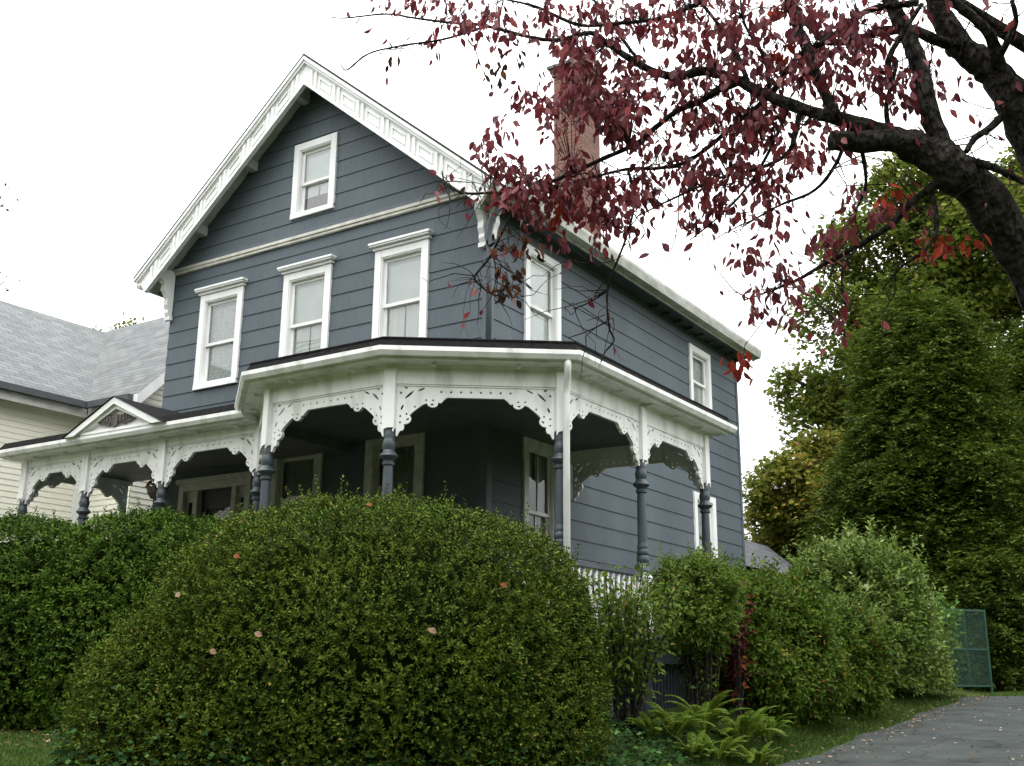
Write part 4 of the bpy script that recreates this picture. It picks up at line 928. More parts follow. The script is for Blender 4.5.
# ---- leaf litter
def litter(name, label, pts, size=.07, mat='litter'):
    n = len(pts); P = np.array([(x, y, gz(x, y)+.04+z) for x, y, z in pts]); az = rng.uniform(0, 6.28, n)
    L = size*rng.uniform(.6, 1.3, n)
    tag(leaf_mesh(name, P, np.stack([np.cos(az), np.sin(az), rng.normal(size=n)*.15], 1), unit(np.stack([rng.normal(size=n)*.3, rng.normal(size=n)*.3, np.ones(n)], 1)), L, L*.6, M[mat], None, fold=.18), label, 'leaves', kind='stuff')
p = [(4.32+abs(rng.normal(0, .22)), rng.uniform(-4, 9), .0) for _ in range(330)]+[(rng.uniform(3.6, 4.3), rng.uniform(-4, 9), .02) for _ in range(300)]+[(rng.uniform(4.4, 6.8), rng.uniform(-3, 9.0), 0) for _ in range(170)]+[(rng.normal(6.45, .2), rng.uniform(-2, 8), 0) for _ in range(110)]
litter('leaf_litter', 'pale fallen leaves scattered along the driveway and its verge', p, .052)
p = []
for _ in range(240): x, y = gat(rng.uniform(-60, 100), rng.uniform(10.5, 13.0)); p.append((x, y, .02))
litter('leaf_litter', 'brown fallen leaves on the lawn at the lower left', p, .062)
# single dry leaves caught on the big bush
EXPO = 2.32
cand, cn = shell(big, 60000, Noise3(5), .14, 1.5, .0, -.8)
def proj(P):
    v = np.asarray(P)-np.array(CPOS); z = v@np.array(fw); return 512+CF*(v@np.array(rt))/z, 383-CF*(v@np.array(up_))/z, z
cx_, cy_, cz_ = proj(cand)
for (px, py, mt, lb) in ((180, 603, 'pinkleaf', 'pink dry leaf caught on the left shoulder of the clipped bush'), (260, 631, 'pinkleaf', 'pink dry leaf caught just left of the clipped bush centre'), (220, 646, 'pinkleaf', 'small pink leaf low on the left part of the clipped bush'), (431, 632, 'pinkleaf', 'pale pink leaf caught right of the clipped bush centre'), (365, 510, 'rustleaf', 'rust red leaf lying on top of the clipped bush'), (241, 557, 'rustleaf', 'rust leaf on the upper left slope of the clipped bush'), (503, 585, 'rustleaf', 'rust leaf on the right shoulder of the clipped bush')):
    dd = (cx_-px)**2+(cy_-py)**2; ok = np.where(dd < 60)[0]; j = ok[np.argmin(cz_[ok])] if len(ok) else np.argmin(dd)
    p = cand[j]+cn[j]*.10
    w3 = MB(); s_ = .036; tx = Vector(cn[j]).cross(Vector((.3, .2, 1))).normalized(); ty = Vector(cn[j]).cross(tx)
    N_ = 5
    outl = [(-1, 0), (-.5, .55), (.2, .62), (.7, .35), (1.15, 0), (.7, -.35), (.2, -.62), (-.5, -.55)]
    n0 = Vector(p); w3.v = [tuple(n0+Vector(cn[j])*.012)]+[tuple(n0+tx*(u*s_)+ty*(v_*s_)+Vector(cn[j])*(.018*abs(v_))) for u, v_ in outl]
    w3.f = [(0, i+1, (i+1) % 8+1) for i in range(8)]
    tag(w3.build('fallen_leaf', M[mt]), lb, 'leaf', 'dry leaves caught on the clipped bush')

# ------------------------------------------------------------------ green wire panel at the end of the hedge
ga = Vector(gat(949, 21.9)); gb_ = Vector(gat(990, 22.3)); Fg = FR(ga, gb_); zg = gz(ga.x, ga.y); Hh = 1.62
gp = thing('wire_panel', (ga.x, ga.y, zg), 'green wire fence panel standing at the end of the driveway hedge', 'fence')
for u in (0, Fg.L): MB().tube([Fg(u, 0, zg-.1), Fg(u, 0, zg+Hh)], .026, 8).build('fence_post', M['greenmetal'], gp)
m = MB(); m.tube([Fg(0, 0, zg+.08), Fg(Fg.L, 0, zg+.08)], .018, 6); m.tube([Fg(0, 0, zg+Hh-.04), Fg(Fg.L, 0, zg+Hh-.04)], .018, 6); m.tube([Fg(0, 0, zg+.80), Fg(Fg.L, 0, zg+.80)], .020, 6); m.tube([Fg(Fg.L*.48, 0, zg+.08), Fg(Fg.L*.48, 0, zg+Hh)], .018, 6)
m.build('frame', M['greenmetal'], gp)
m = MB(); st_ = .068; k = int((Fg.L+Hh)/st_)
for i in range(1, k):
    c = i*st_
    for flip in (0, 1):
        p0 = (max(0, c-Hh), min(c, Hh)); p1 = (min(c, Fg.L), max(0, c-Fg.L))
        if abs(p0[0]-p1[0]) < .02: continue
        q0 = (Fg.L-p0[0], p0[1]) if flip else p0; q1 = (Fg.L-p1[0], p1[1]) if flip else p1
        m.tube([Fg(q0[0], .004*(flip*2-1), zg+.06+q0[1]*.96), Fg(q1[0], .004*(flip*2-1), zg+.06+q1[1]*.96)], .0036, 3, False)
m.build('wire_mesh', M['greenmetal'], gp)

# ------------------------------------------------------------------ neighbouring cream house
nh = thing('neighbour_house', (-14, -1, -.4), 'cream sided house with pale grey shingle roof beyond the left porch', 'house')
XN = -11.3; nS = .115
NE = FR((XN, -14), (XN, -13)); NWg = FR((-11.3, 1.72), (-10.3, 1.72)); NGa = FR((-9.75, 1.72), (-9.75, 2.72))
nw = MB(); strips(nw, NE, lambda z: (0, 15.72), -.6, 5.2, [], S=nS, ZK=0, lean=.012)
strips(nw, NWg, lambda z: (0, 1.55), -.6, 5.25, [], S=nS, ZK=0, lean=.012)
gn = lambda z: (0, 5.4) if z < 5.3 else (min(2.7, (z-5.3)/1.0), 5.4-min(2.7, (z-5.3)/1.0))
strips(nw, NGa, gn, -.6, 7.95, [], S=nS, ZK=0, lean=.012)
nw.build('wall', M['cream'], nh)
MB().box(-18.7, XN-.02, -13.9, 7.1, -.6, 5.2).build('inner_wall', M['cream'], nh)
MB().box(-11.3, -9.80, 1.80, 7.0, -.6, 5.2).build('inner_wall', M['cream'], nh)
MB().box(XN-.0, XN+.03, 1.52, 1.69, -.6, 5.2).build('corner_board', M['white'], nh)
uvquad('roof', [[(-10.98, -14.4, 5.34), (-10.98, 1.42, 5.34), (-15, 4.47, 8.37), (-15, -14.4, 8.37)], [(-10.98, 1.42, 5.34), (-9.42, 1.42, 5.34), (-9.42, 4.42, 8.37), (-15, 4.47, 8.37)],
                [(-9.42, 7.45, 5.34), (-19, 7.45, 5.34), (-15, 4.47, 8.37), (-9.42, 4.42, 8.37)], [(-19, 7.45, 5.34), (-19, -14.4, 5.34), (-15, -14.4, 8.37), (-15, 4.47, 8.37)]], M['nroof'], nh)
m = MB(); m.box(-10.97, -10.86, -14.4, 1.30, 5.20, 5.33); m.build('gutter', M['gutterdark'], nh)
m = MB(); m.box(-10.86, -9.55, 1.30, 1.41, 5.20, 5.33); m.build('gutter', M['gutterdark'], nh)
m = MB(); m.box(-11.0, -10.971, -14.4, 1.41, 5.02, 5.20); m.box(-11.3, -11.0, -14.4, 1.7, 5.10, 5.13); m.build('eave_fascia', M['gutter'], nh)
m = MB(); m.box(-10.97, -9.45, 1.43, 1.46, 5.05, 5.3); m.build('eave_fascia', M['gutter'], nh)
m = MB()
m.hull([(-9.42, 1.42, 5.33), (-9.42, 4.42, 8.355), (-9.55, 4.42, 8.355), (-9.55, 1.42, 5.33)], [(-9.42, 1.42, 5.06), (-9.42, 4.42, 8.08), (-9.55, 4.42, 8.08), (-9.55, 1.42, 5.06)])
m.hull([(-9.42, 4.42, 8.355), (-9.42, 7.45, 5.33), (-9.55, 7.45, 5.33), (-9.55, 4.42, 8.355)], [(-9.42, 4.42, 8.08), (-9.42, 7.45, 5.06), (-9.55, 7.45, 5.06), (-9.55, 4.42, 8.08)])
m.build('rake_board', M['white'], nh)

# ------------------------------------------------------------------ garage behind
xg, yg = gat(735, 31); zgd = gz(xg, yg); zr = at(735, 531, 31).z
gar = thing('garage', (xg, yg, zgd), 'low garage with dark grey shingle roof behind the blue house', 'garage')
gx0, gx1 = xg-3.2, gat(788, 31)[0]+.1; ze = at(788, 573, 31).z; run = gx1-xg
uvquad('roof', [[(gx1+.02, yg-2.6, ze), (gx1+.02, yg+3.2, ze), (xg, yg+3.2, zr), (xg, yg-2.6, zr)], [(xg-run, yg+3.2, ze), (xg-run, yg-2.6, ze), (xg, yg-2.6, zr), (xg, yg+3.2, zr)]], M['groof'], gar)
Fgar = FR((xg-run+.3, yg-2.4), (xg, yg-2.4)); L = 2*run-.6
m = MB(); strips(m, Fgar, lambda z: (0, L) if z < ze else (min(L/2, (z-ze)/(zr-ze)*run-.3 if z > ze else 0) if (z-ze)/(zr-ze)*run > .3 else 0, L-max(0, (z-ze)/(zr-ze)*run-.3)), zgd-.2, zr-.12, [], S=.2, ZK=0)
m.quad((gx1-.3, yg-2.4, zgd-.2), (gx1-.3, yg+3, zgd-.2), (gx1-.3, yg+3, ze+.1), (gx1-.3, yg-2.4, ze+.1)); m.build('wall', M['groof'], gar)

# ------------------------------------------------------------------ far trees
def crown_pts(lobes, n, noise, freq, thr, shellk=.45):
    out = []
    for l in lobes:
        k = int(n*l[3]*l[4]*l[5]/sum(q[3]*q[4]*q[5] for q in lobes)); d = rvec(k); r_ = rng.uniform(shellk, 1, k)**.6
        P = d*r_[:, None]*np.array(l[3:6])+np.array(l[:3]); out.append(P)
    P = np.concatenate(out); v = noise(P, freq)+.6*noise(P+4, freq*2.3)
    return P[v > thr]
def maple(name, label, px, d, py_top, py_base_crown, hw_px, mat, n, seed, leaf=.17, lobes=None, thr=-.18):
    x, y = gat(px, d); zg = gz(x, y); zt = at(px, py_top, d).z; zb = at(px, py_base_crown, d).z; rw = hw_px*d/CF
    t = thing(name, (x, y, zg), label, 'tree'); rg = np.random.default_rng(seed); h = zt-zb; zc = (zt+zb)/2
    if lobes is None:
        lobes = [(x, y, zc+h*.18, rw*.62, rw*.62, h*.33)]
        for i in range(9):
            a = i*2.4; q = rg.uniform(.4, .62); lobes.append((x+math.cos(a)*rw*q, y+math.sin(a)*rw*q, zc+h*rg.uniform(-.33, .22), rw*rg.uniform(.36, .5), rw*rg.uniform(.36, .5), h*rg.uniform(.18, .26)))
    else:
        ll = []
        for (a, b_, r_) in lobes:
            dd = d+rg.uniform(-1, 1)*r_*d/CF*.9; c = at(a, b_, dd); q = r_*d/CF; ll.append((c.x, c.y, c.z, q, q, q*.85))
        lobes = ll
    C = crown_pts(lobes, n//14, Noise3(seed), 1.6*3/rw, thr)
    # leaf clumps: sprays of leaves round each twig end
    k = 14; B = (C[:, None]+rng.normal(size=(len(C), k, 3))*np.array([.26, .26, .15])).reshape(-1, 3)
    Nn = unit(rng.normal(size=B.shape)*.55+np.array([0, 0, 1.])); A = rvec(len(B)); A[:, 2] = A[:, 2]*.3-.25; L = leaf*rng.uniform(.6, 1.25, len(B))
    leaf_mesh('crown', B, A, Nn, L, L*.85, mat, t, fold=.1, droop=.1)
    m = MB(); th = zc-h*.1
    m.tube([(x, y, zg-.1), (x+.05, y, zg+(th-zg)*.5), (x, y+.05, th), (x, y, zt-h*.15)], [rw*.075, rw*.06, rw*.045, .03], 9)
    for i, l in enumerate(lobes[1:]):
        z0_ = max(zg+1.2, l[2]-h*.28); m.tube([(x, y, z0_), (x*.5+l[0]*.5, y*.5+l[1]*.5, (z0_+l[2])/2+.1), (l[0], l[1], l[2]), (l[0]*1.0+(l[0]-x)*.3, l[1]+(l[1]-y)*.3, l[2]+l[5]*.5)], [rw*.03, rw*.02, rw*.012, .01], 6)
    m.build('trunk', M['bark2'], t)
    return t
maple('maple_tree', 'tall yellow green maple rising behind the dark conifer', 965, 40, 165, 600, 178, M['maple'], 190000, 41, .21, [(905, 190, 42), (868, 250, 50), (838, 322, 46), (812, 388, 38), (950, 215, 62), (1000, 250, 78), (925, 320, 78), (880, 395, 70), (815, 430, 34), (1060, 200, 75), (1070, 320, 90), (870, 480, 60), (940, 430, 80), (1030, 430, 85), (1130, 300, 80)], -.16)
maple('maple_tree', 'lower olive maple turning bronze behind the garage roof', 812, 36, 425, 585, 72, M['maple2'], 62000, 42, .19, [(828, 465, 40), (790, 492, 40), (768, 525, 26), (812, 525, 46), (850, 505, 45), (775, 555, 28), (850, 560, 40)], -.18)
maple('maple_tree', 'olive maple crown showing just above the pale grey roof', 122, 42, 308, 420, 26, M['maple'], 1500, 43, .18, [(126, 324, 12), (112, 329, 8), (138, 331, 10), (120, 345, 28)], -.05)
# conifer: stacked drooping sprays over a cone coloured near-black for inner shade
def conifer(px, d, py_top, hw, label, seed, n, base=612):
    x, y = gat(px, d); zg = gz(x, y); zt = at(px, py_top, d).z; zb = zg+.15; rw = hw*d/CF; t = thing('conifer_tree', (x, y, zg), label, 'tree'); ns = Noise3(seed)
    u = rng.uniform(0, 1, n)**1.35; az = rng.uniform(0, 6.28, n); z = zb+(zt-zb)*u
    rad = rw*(1-u)**.52*(1-.28*np.exp(-u*14))
    dirh = np.stack([np.cos(az), np.sin(az), np.zeros(n)], 1); P0 = np.stack([x+0*az, y+0*az, z], 1)
    lump = 1+.26*ns(np.stack([np.cos(az)*2, np.sin(az)*2, z*.9], 1), 1.5)+.20*ns(np.stack([np.cos(az)*5, np.sin(az)*5, z*2.2], 1), 1.6)
    rr = rad*lump*(1-np.abs(rng.normal(size=n))*.11); P = P0+dirh*rr[:, None]
    # stray limbs that break the outline
    m_ = n//40; ii = rng.integers(0, n, m_); ext = []
    for i in ii:
        for t_ in np.linspace(.0, 1, 9): ext.append(P[i]+dirh[i]*t_*rng.uniform(.15, .62)*min(1.0, rad[i])+np.array([0, 0, .30*t_*t_])+rng.normal(size=3)*.07)
    P = np.concatenate([P, np.array(ext)]); dirh = np.concatenate([dirh, np.repeat(dirh[ii], 9, 0)]); n = len(P)
    k = 10; sl = .46; d0 = unit(dirh+np.array([0, 0, .45])+rvec(n)*.45)
    tt = np.linspace(0, 1, k); B = P[:, None]+d0[:, None]*(sl*tt)[None, :, None]+np.array([0, 0, -.22])*(tt**2)[None, :, None]
    X = unit(np.cross(d0, np.array([0, 0, 1.]))); sgn = np.where(np.arange(k) % 2, 1, -1)
    A = unit(d0[:, None]*.8+X[:, None]*sgn[None, :, None]*.8+rng.normal(size=(n, k, 3))*.3+np.array([0, 0, -.15])); Nn = unit(rng.normal(size=(n, k, 3))*.5+np.array([0, 0, 1.]))
    B = B.reshape(-1, 3); A = A.reshape(-1, 3); Nn = Nn.reshape(-1, 3); L = .125*rng.uniform(.6, 1.3, len(B))
    leaf_mesh('foliage', B, A, Nn, L, L*.40, M['conifer'], t, fold=.15, droop=.15)
    m = MB(); m.tube([(x, y, zg-.1), (x, y, zt-.5)], [.22, .04], 8); m.build('trunk', M['bark2'], t)
    pr = [(max(.02, rw*.60*(1-q)**.52*(1-.28*math.exp(-q*14))), zb+(zt-zb)*q) for q in np.linspace(0, .97, 16)]; MB().lathe(x, y, pr, 14).build('inner_shade_core', M['core'], t, smooth=True)
conifer(952, 25.5, 268, 118, 'broad dark green conifer standing in front of the maple', 51, 24000)
conifer(1075, 27.0, 300, 95, 'dark green conifer cut off by the right edge of the photo', 52, 7000)
# small tree whose twig tips enter at the left edge
tx, ty = gat(-120, 16); tzg = gz(tx, ty)
tt_ = thing('bare_tree', (tx, ty, tzg), 'sparse tree whose twig tips enter at the left edge', 'tree'); m = MB(); tz = at(-120, 300, 16).z
m.tube([(tx, ty, tzg-.1), (tx+.05, ty, tzg+2), (tx, ty, tz+1.5)], [.12, .09, .02], 8); Bs = []
for (px, py) in ((2, 195), (4, 203), (1, 284), (5, 281), (-30, 230), (-60, 180), (-25, 290)):
    e_ = at(px, py, 16); m.tube([(tx, ty, e_.z-.6), tuple((Vector((tx, ty, e_.z-.6))+e_)/2+Vector((0, 0, .15))), tuple(e_)], [.03, .016, .006], 5)
    for q in range(6): Bs.append(np.array(e_)+rng.normal(size=3)*.08)
m.build('trunk', M['bark2'], tt_); Bs = np.array(Bs); leaf_mesh('leaves', Bs, rvec(len(Bs)), rvec(len(Bs)), .07, .04, M['driedleaf'], tt_)

# ------------------------------------------------------------------ red dogwood close to the lens
dt_x, dt_y = gat(1185, 6.6)
dog = thing('dogwood_tree', (dt_x, dt_y, gz(dt_x, dt_y)), 'dogwood tree with dark limbs and deep red autumn leaves reaching over the house', 'tree')
tr = MB(); LB = []            # LB: sample points of the branches, for hanging twigs
def limb(pts, seg=9, sub=5, wig=0.0, cap=True):
    """pts: (px, py, depth, radius in px); Catmull-Rom through the traced points"""
    W_ = [at(p[0], p[1], p[2]) for p in pts]; Rr = [p[3]*(.84 if p[3] > 6 else .95)*p[2]/CF for p in pts]; out = []; ro = []; n = len(W_)
    for i in range(n-1):
        p0, p1, p2, p3 = W_[max(i-1, 0)], W_[i], W_[i+1], W_[min(i+2, n-1)]
        for s_ in range(sub if i < n-2 else sub+1):
            t = s_/sub; q = .5*((2*p1)+(p2-p0)*t+(2*p0-5*p1+4*p2-p3)*t*t+(3*p1-p0-3*p2+p3)*t**3)
            r_ = Rr[i]*(1-t)+Rr[i+1]*t; q = q+Vector((rng.normal(), rng.normal(), rng.normal()))*(wig+.05)*r_; out.append(q); ro.append(r_*(1+.05*rng.normal()))
    tr.tube(out, ro, seg, cap)
    LB.extend([(p, r_) for p, r_ in zip(out, ro)])
    return out
base = at(1185, 700, 6.6)
# main trunk from the ground out of frame up into the picture
zb_ = gz(dt_x, dt_y)
m0 = [(1190, 1010, 6.6, 40), (1165, 760, 6.5, 33), (1125, 520, 6.3, 30), (1075, 360, 6.1, 28), (1024, 264, 6.0, 26), (989, 205, 5.95, 25), (952, 167, 5.9, 24), (914, 147, 5.95, 20), (881, 133, 6.0, 13), (847, 121, 6.1, 9), (805, 110, 6.2, 7.5), (764, 94, 6.35, 6.5), (734, 79, 6.5, 5.5), (701, 71, 6.6, 5), (675, 77, 6.7, 4.4), (644, 67, 6.8, 4), (608, 44, 6.95, 3.4), (590, 33, 7.0, 2.6), (558, 40, 7.1, 2.2), (530, 37, 7.2, 2), (481, 25, 7.35, 1.7), (452, 23, 7.45, 1.4), (414, 18, 7.55, 1.2), (386, 14, 7.6, 1.0), (345, 18, 7.7, .8), (330, 17, 7.75, .5)]
limb(m0, 12, 5)
limb([(925, 150, 5.9, 15), (895, 141, 5.9, 13.5), (862, 142, 5.88, 12.5), (832, 141, 5.86, 11.5)], 10)
limb([(955, 172, 5.9, 16), (940, 142, 5.95, 12.5), (927, 104, 6.0, 11.5), (918, 63, 6.1, 10.5), (906, 33, 6.2, 9.5), (889, 0, 6.3, 8.5), (872, -45, 6.4, 7)], 10)
limb([(1120, 480, 6.3, 26), (1080, 270, 6.2, 25), (1048, 175, 6.2, 24), (1014, 100, 6.2, 22), (989, 69, 6.25, 19), (964, 50, 6.3, 15.5), (946, 25, 6.35, 13.5), (935, 0, 6.4, 12.5), (925, -45, 6.5, 11)], 11)
limb([(1003, 85, 6.2, 9), (998, 60, 6.15, 7.5), (989, 33, 6.1, 6), (972, 17, 6.1, 5), (952, 0, 6.1, 4.5), (935, -25, 6.1, 4)], 8)
limb([(998, 60, 6.15, 4), (1008, 40, 6.1, 3.5), (1016, 22, 6.1, 3), (1012, 0, 6.1, 2.5)], 6)
limb([(968, 48, 6.3, 8), (939, 41, 6.3, 6), (914, 31, 6.35, 5.5), (880, 31, 6.4, 5), (864, 38, 6.45, 4.5), (830, 42, 6.5, 4), (810, 26, 6.6, 3.5), (797, 8, 6.65, 3), (780, -15, 6.7, 2)], 7)
limb([(918, 3, 6.2, 4), (890, 6, 6.2, 3.8), (864, 12, 6.2, 3.5), (830, 38, 6.25, 3.5), (797, 58, 6.35, 3.2), (768, 96, 6.45, 3), (734, 125, 6.55, 2.6), (692, 159, 6.7, 2.3), (660, 168, 6.8, 2), (628, 169, 6.9, 1.8), (590, 178, 7.0, 1.5), (557, 187, 7.1, 1.3), (520, 197, 7.2, 1)], 7)
limb([(740, 81, 6.5, 4.5), (718, 90, 6.5, 4), (700, 101, 6.55, 3.6), (678, 110, 6.6, 3.2), (656, 127, 6.65, 2.9), (635, 144, 6.75, 2.6), (600, 160, 6.9, 2.3), (565, 176, 7.0, 2), (523, 192, 7.15, 1.8), (491, 193, 7.25, 1.5), (463, 193, 7.3, 1.2), (446, 184, 7.35, 1), (442, 171, 7.4, .7)], 7)
limb([(720, -8, 6.6, 3), (695, 5, 6.6, 2.8), (656, 19, 6.7, 2.4), (621, 23, 6.8, 2.1), (579, 25, 6.95, 1.9), (537, 7, 7.1, 1.5), (498, -2, 7.2, 1)], 6)
limb([(481, 28, 7.35, 1.4), (445, 39, 7.4, 1.2), (400, 46, 7.5, 1.1), (368, 54, 7.6, 1), (347, 70, 7.65, .9), (341, 64, 7.65, .6)], 6)
limb([(628, 169, 6.9, 1.7), (634, 205, 6.85, 1.5), (624, 244, 6.85, 1.4), (608, 287, 6.85, 1.3), (609, 326, 6.85, 1.2), (614, 340, 6.85, 1), (605, 352, 6.85, .9), (601, 362, 6.85, .6)], 6)
limb([(608, 290, 6.85, 1.1), (590, 302, 6.9, .9), (573, 309, 6.9, .6)], 5); limb([(606, 270, 6.85, .9), (595, 264, 6.85, .7), (592, 252, 6.85, .5)], 5)
limb([(606, 322, 6.85, .9), (588, 331, 6.85, .8), (568, 338, 6.9, .5)], 5)
limb([(523, 194, 7.15, 1.4), (503, 230, 7.1, 1.4), (490, 257, 7.1, 1.3), (475, 276, 7.1, 1.2), (480, 285, 7.1, 1.1), (492, 294, 7.1, .9), (506, 297, 7.1, .6)], 6)
limb([(945, 178, 5.9, 5), (914, 200, 5.95, 4), (889, 226, 6.0, 3.4), (856, 247, 6.1, 2.8), (826, 263, 6.2, 2.3), (797, 280, 6.3, 1.8), (770, 291, 6.4, 1.2), (745, 300, 6.5, .7)], 7)
limb([(930, 190, 5.93, 2.6), (938, 225, 5.9, 2), (925, 250, 5.9, 1.7), (900, 268, 5.95, 1.4), (882, 290, 6.0, 1)], 6)
limb([(856, 247, 6.1, 1.6), (842, 275, 6.1, 1.3), (846, 305, 6.1, 1)], 5)
limb([(955, 160, 5.85, 5.5), (990, 166, 5.8, 4.5), (1030, 185, 5.75, 3.5)], 7)
limb([(1010, 108, 6.2, 4.5), (990, 128, 6.1, 4), (975, 138, 6.05, 3.5), (966, 152, 6.0, 3)], 6)
limb([(895, 90, 6.0, 3), (888, 62, 6.0, 3.5), (905, 30, 6.0, 3), (922, 4, 6.0, 2.5)], 6)
limb([(838, 118, 6.1, 5), (818, 80, 6.2, 7), (808, 50, 6.3, 6), (795, 20, 6.4, 5), (785, -10, 6.5, 4)], 8)
limb([(893, 140, 6.0, 3), (886, 110, 6.0, 2.6), (893, 80, 6.0, 2.3), (897, 60, 6.0, 2)], 6)
limb([(790, 104, 6.3, 2.5), (770, 150, 6.3, 2), (745, 190, 6.4, 1.6), (715, 220, 6.5, 1.2), (690, 240, 6.6, .7)], 6)
limb([(800, 110, 6.25, 3), (790, 150, 6.2, 2.5), (760, 168, 6.3, 2), (720, 178, 6.45, 1.7), (670, 200, 6.6, 1.3), (640, 215, 6.7, .8)], 6)
limb([(850, 124, 6.1, 3), (838, 160, 6.1, 2.3), (815, 190, 6.2, 1.8), (780, 205, 6.3, 1.4), (745, 225, 6.4, .9)], 6)
limb([(862, 150, 5.9, 2.5), (866, 185, 5.95, 1.8), (855, 215, 6.0, 1.3), (862, 240, 6.0, .8)], 5)
limb([(750, 88, 6.4, 3), (735, 50, 6.5, 2.5), (715, 20, 6.6, 2), (690, -10, 6.7, 1.5)], 6)
limb([(650, 70, 6.8, 2.4), (632, 52, 6.85, 2), (600, 8, 6.95, 1.6), (585, -10, 7, 1)], 5)
limb([(770, 98, 6.35, 2.5), (765, 60, 6.4, 2), (745, 25, 6.5, 1.6), (740, -5, 6.55, 1)], 5)
# thin twigs everywhere, grown from the traced limbs
thin = [p for p, r_ in LB if .004 < r_ < .05]
twp = []
for i in range(620):
    p = thin[rng.integers(len(thin))]; X_, Y_, Z_ = proj([tuple(p)]); 
    if not (380 < X_[0] < 1060 and -60 < Y_[0] < 330): continue
    dv = Vector((rng.normal()-.35, rng.normal(), rng.normal()*.9-.25)).normalized(); L = rng.uniform(.18, .62); q = [p]; 
    for s_ in range(4): dv = (dv+Vector((rng.normal(), rng.normal(), rng.normal()))*.35).normalized(); q.append(q[-1]+dv*L/4)
    r_ = rng.uniform(.0022, .0045); tr.tube(q, [r_, r_*.9, r_*.75, r_*.55, r_*.3], 4); twp += q[1:]
LBp = np.array([tuple(p) for p, r_ in LB if r_ < .06]); LBx, LBy, LBz = proj(LBp)
# hanging leaf clusters where the photograph shows them: (px, py, spread x, spread y, leaves, material)
CL = [(585, 76, 25, 17, 150, 0), (612, 112, 24, 26, 170, 0), (592, 104, 18, 11, 80, 0), (550, 112, 12, 16, 30, 0), (600, 182, 20, 16, 55, 0), (578, 150, 8, 8, 14, 0), (560, 195, 26, 18, 70, 0), (585, 215, 22, 12, 55, 0), (525, 175, 24, 14, 75, 0), (510, 200, 18, 16, 55, 0), (545, 205, 24, 20, 75, 0), (497, 165, 9, 8, 16, 0),
      (522, 95, 9, 8, 16, 0), (492, 135, 11, 13, 26, 0), (483, 150, 7, 6, 10, 0), (545, 115, 10, 10, 20, 0), (450, 20, 22, 12, 42, 0), (425, 8, 12, 8, 18, 0), (500, 14, 20, 12, 40, 0), (540, 20, 24, 12, 45, 0), (595, 20, 30, 16, 60, 0), (560, 48, 16, 10, 28, 0), (388, 2, 6, 4, 6, 0), (505, 35, 9, 6, 10, 0),
      (640, 25, 30, 18, 75, 0), (690, 25, 32, 22, 90, 0), (740, 20, 32, 20, 90, 0), (650, 90, 28, 20, 75, 0), (690, 110, 30, 24, 90, 0), (735, 110, 32, 28, 100, 0), (720, 60, 26, 18, 60, 0), (770, 60, 26, 28, 80, 0), (800, 80, 20, 22, 55, 0), (640, 130, 20, 20, 40, 0), (660, 160, 20, 16, 35, 0),
      (780, 140, 26, 24, 75, 0), (730, 165, 28, 20, 70, 0), (690, 180, 22, 14, 42, 0), (650, 195, 18, 14, 36, 0), (760, 195, 26, 18, 55, 0), (800, 160, 16, 16, 32, 0), (715, 205, 20, 12, 30, 0), (625, 212, 20, 14, 36, 0), (640, 180, 14, 12, 24, 0), (690, 225, 14, 9, 16, 0), (605, 225, 16, 8, 24, 0),
      (850, 60, 28, 24, 75, 0), (880, 90, 24, 20, 48, 0), (830, 100, 18, 20, 40, 0), (860, 25, 28, 16, 50, 0), (815, 30, 20, 18, 50, 0), (900, 80, 14, 14, 22, 0), (790, 10, 24, 10, 40, 0), (945, 85, 9, 8, 14, 0), (755, 258, 9, 6, 14, 0), (745, 255, 8, 5, 8, 0), (780, 275, 14, 12, 32, 0), (770, 305, 15, 12, 34, 0), (775, 240, 8, 8, 9, 0),
      (870, 205, 14, 8, 22, 0), (840, 232, 12, 8, 20, 0), (825, 240, 8, 6, 9, 0), (890, 200, 12, 6, 14, 1), (945, 240, 14, 10, 26, 1), (560, 212, 10, 8, 18, 1), (575, 200, 10, 8, 14, 1), (790, 5, 14, 8, 22, 1), (772, 45, 10, 8, 12, 1), (840, 315, 10, 8, 8, 0),
      (510, 268, 9, 12, 14, 2), (520, 250, 12, 8, 12, 2), (512, 285, 5, 6, 6, 2), (500, 240, 6, 5, 6, 2), (495, 68, 6, 4, 6, 2), (512, 62, 5, 5, 5, 2), (480, 70, 4, 6, 5, 2), (395, 50, 4, 3, 3, 2), (480, 188, 3, 3, 4, 2)]
BL = {0: [], 1: [], 2: []}
for (px, py, sx, sy, n, mt) in CL:
    j = np.argmin((LBx-px)**2+(LBy-py)**2); dep = LBz[j]; root = Vector(LBp[j])
    nt_ = max(2, n//6)
    for q in range(nt_):
        c = at(px+rng.normal()*sx*.75, py+rng.normal()*sy*.75, dep+rng.normal()*.22)
        if (c-root).length > .04:
            mid = (root*.45+c*.55)+Vector((rng.normal()*.05, rng.normal()*.05, .05+.05*abs(rng.normal())))
            tr.tube([root, mid, c], [.0035, .0025, .0012], 4)
        for s_ in range(int(math.ceil(n*1.75/nt_))):
            dv = np.array([rng.normal()*.42, rng.normal()*.42, -1.0+.25*rng.normal()])
            BL[mt].append((np.array(c)+rng.normal(size=3)*np.array([.040, .040, .034])+dv*np.array([.05, .05, 0])*abs(rng.normal()), dv))
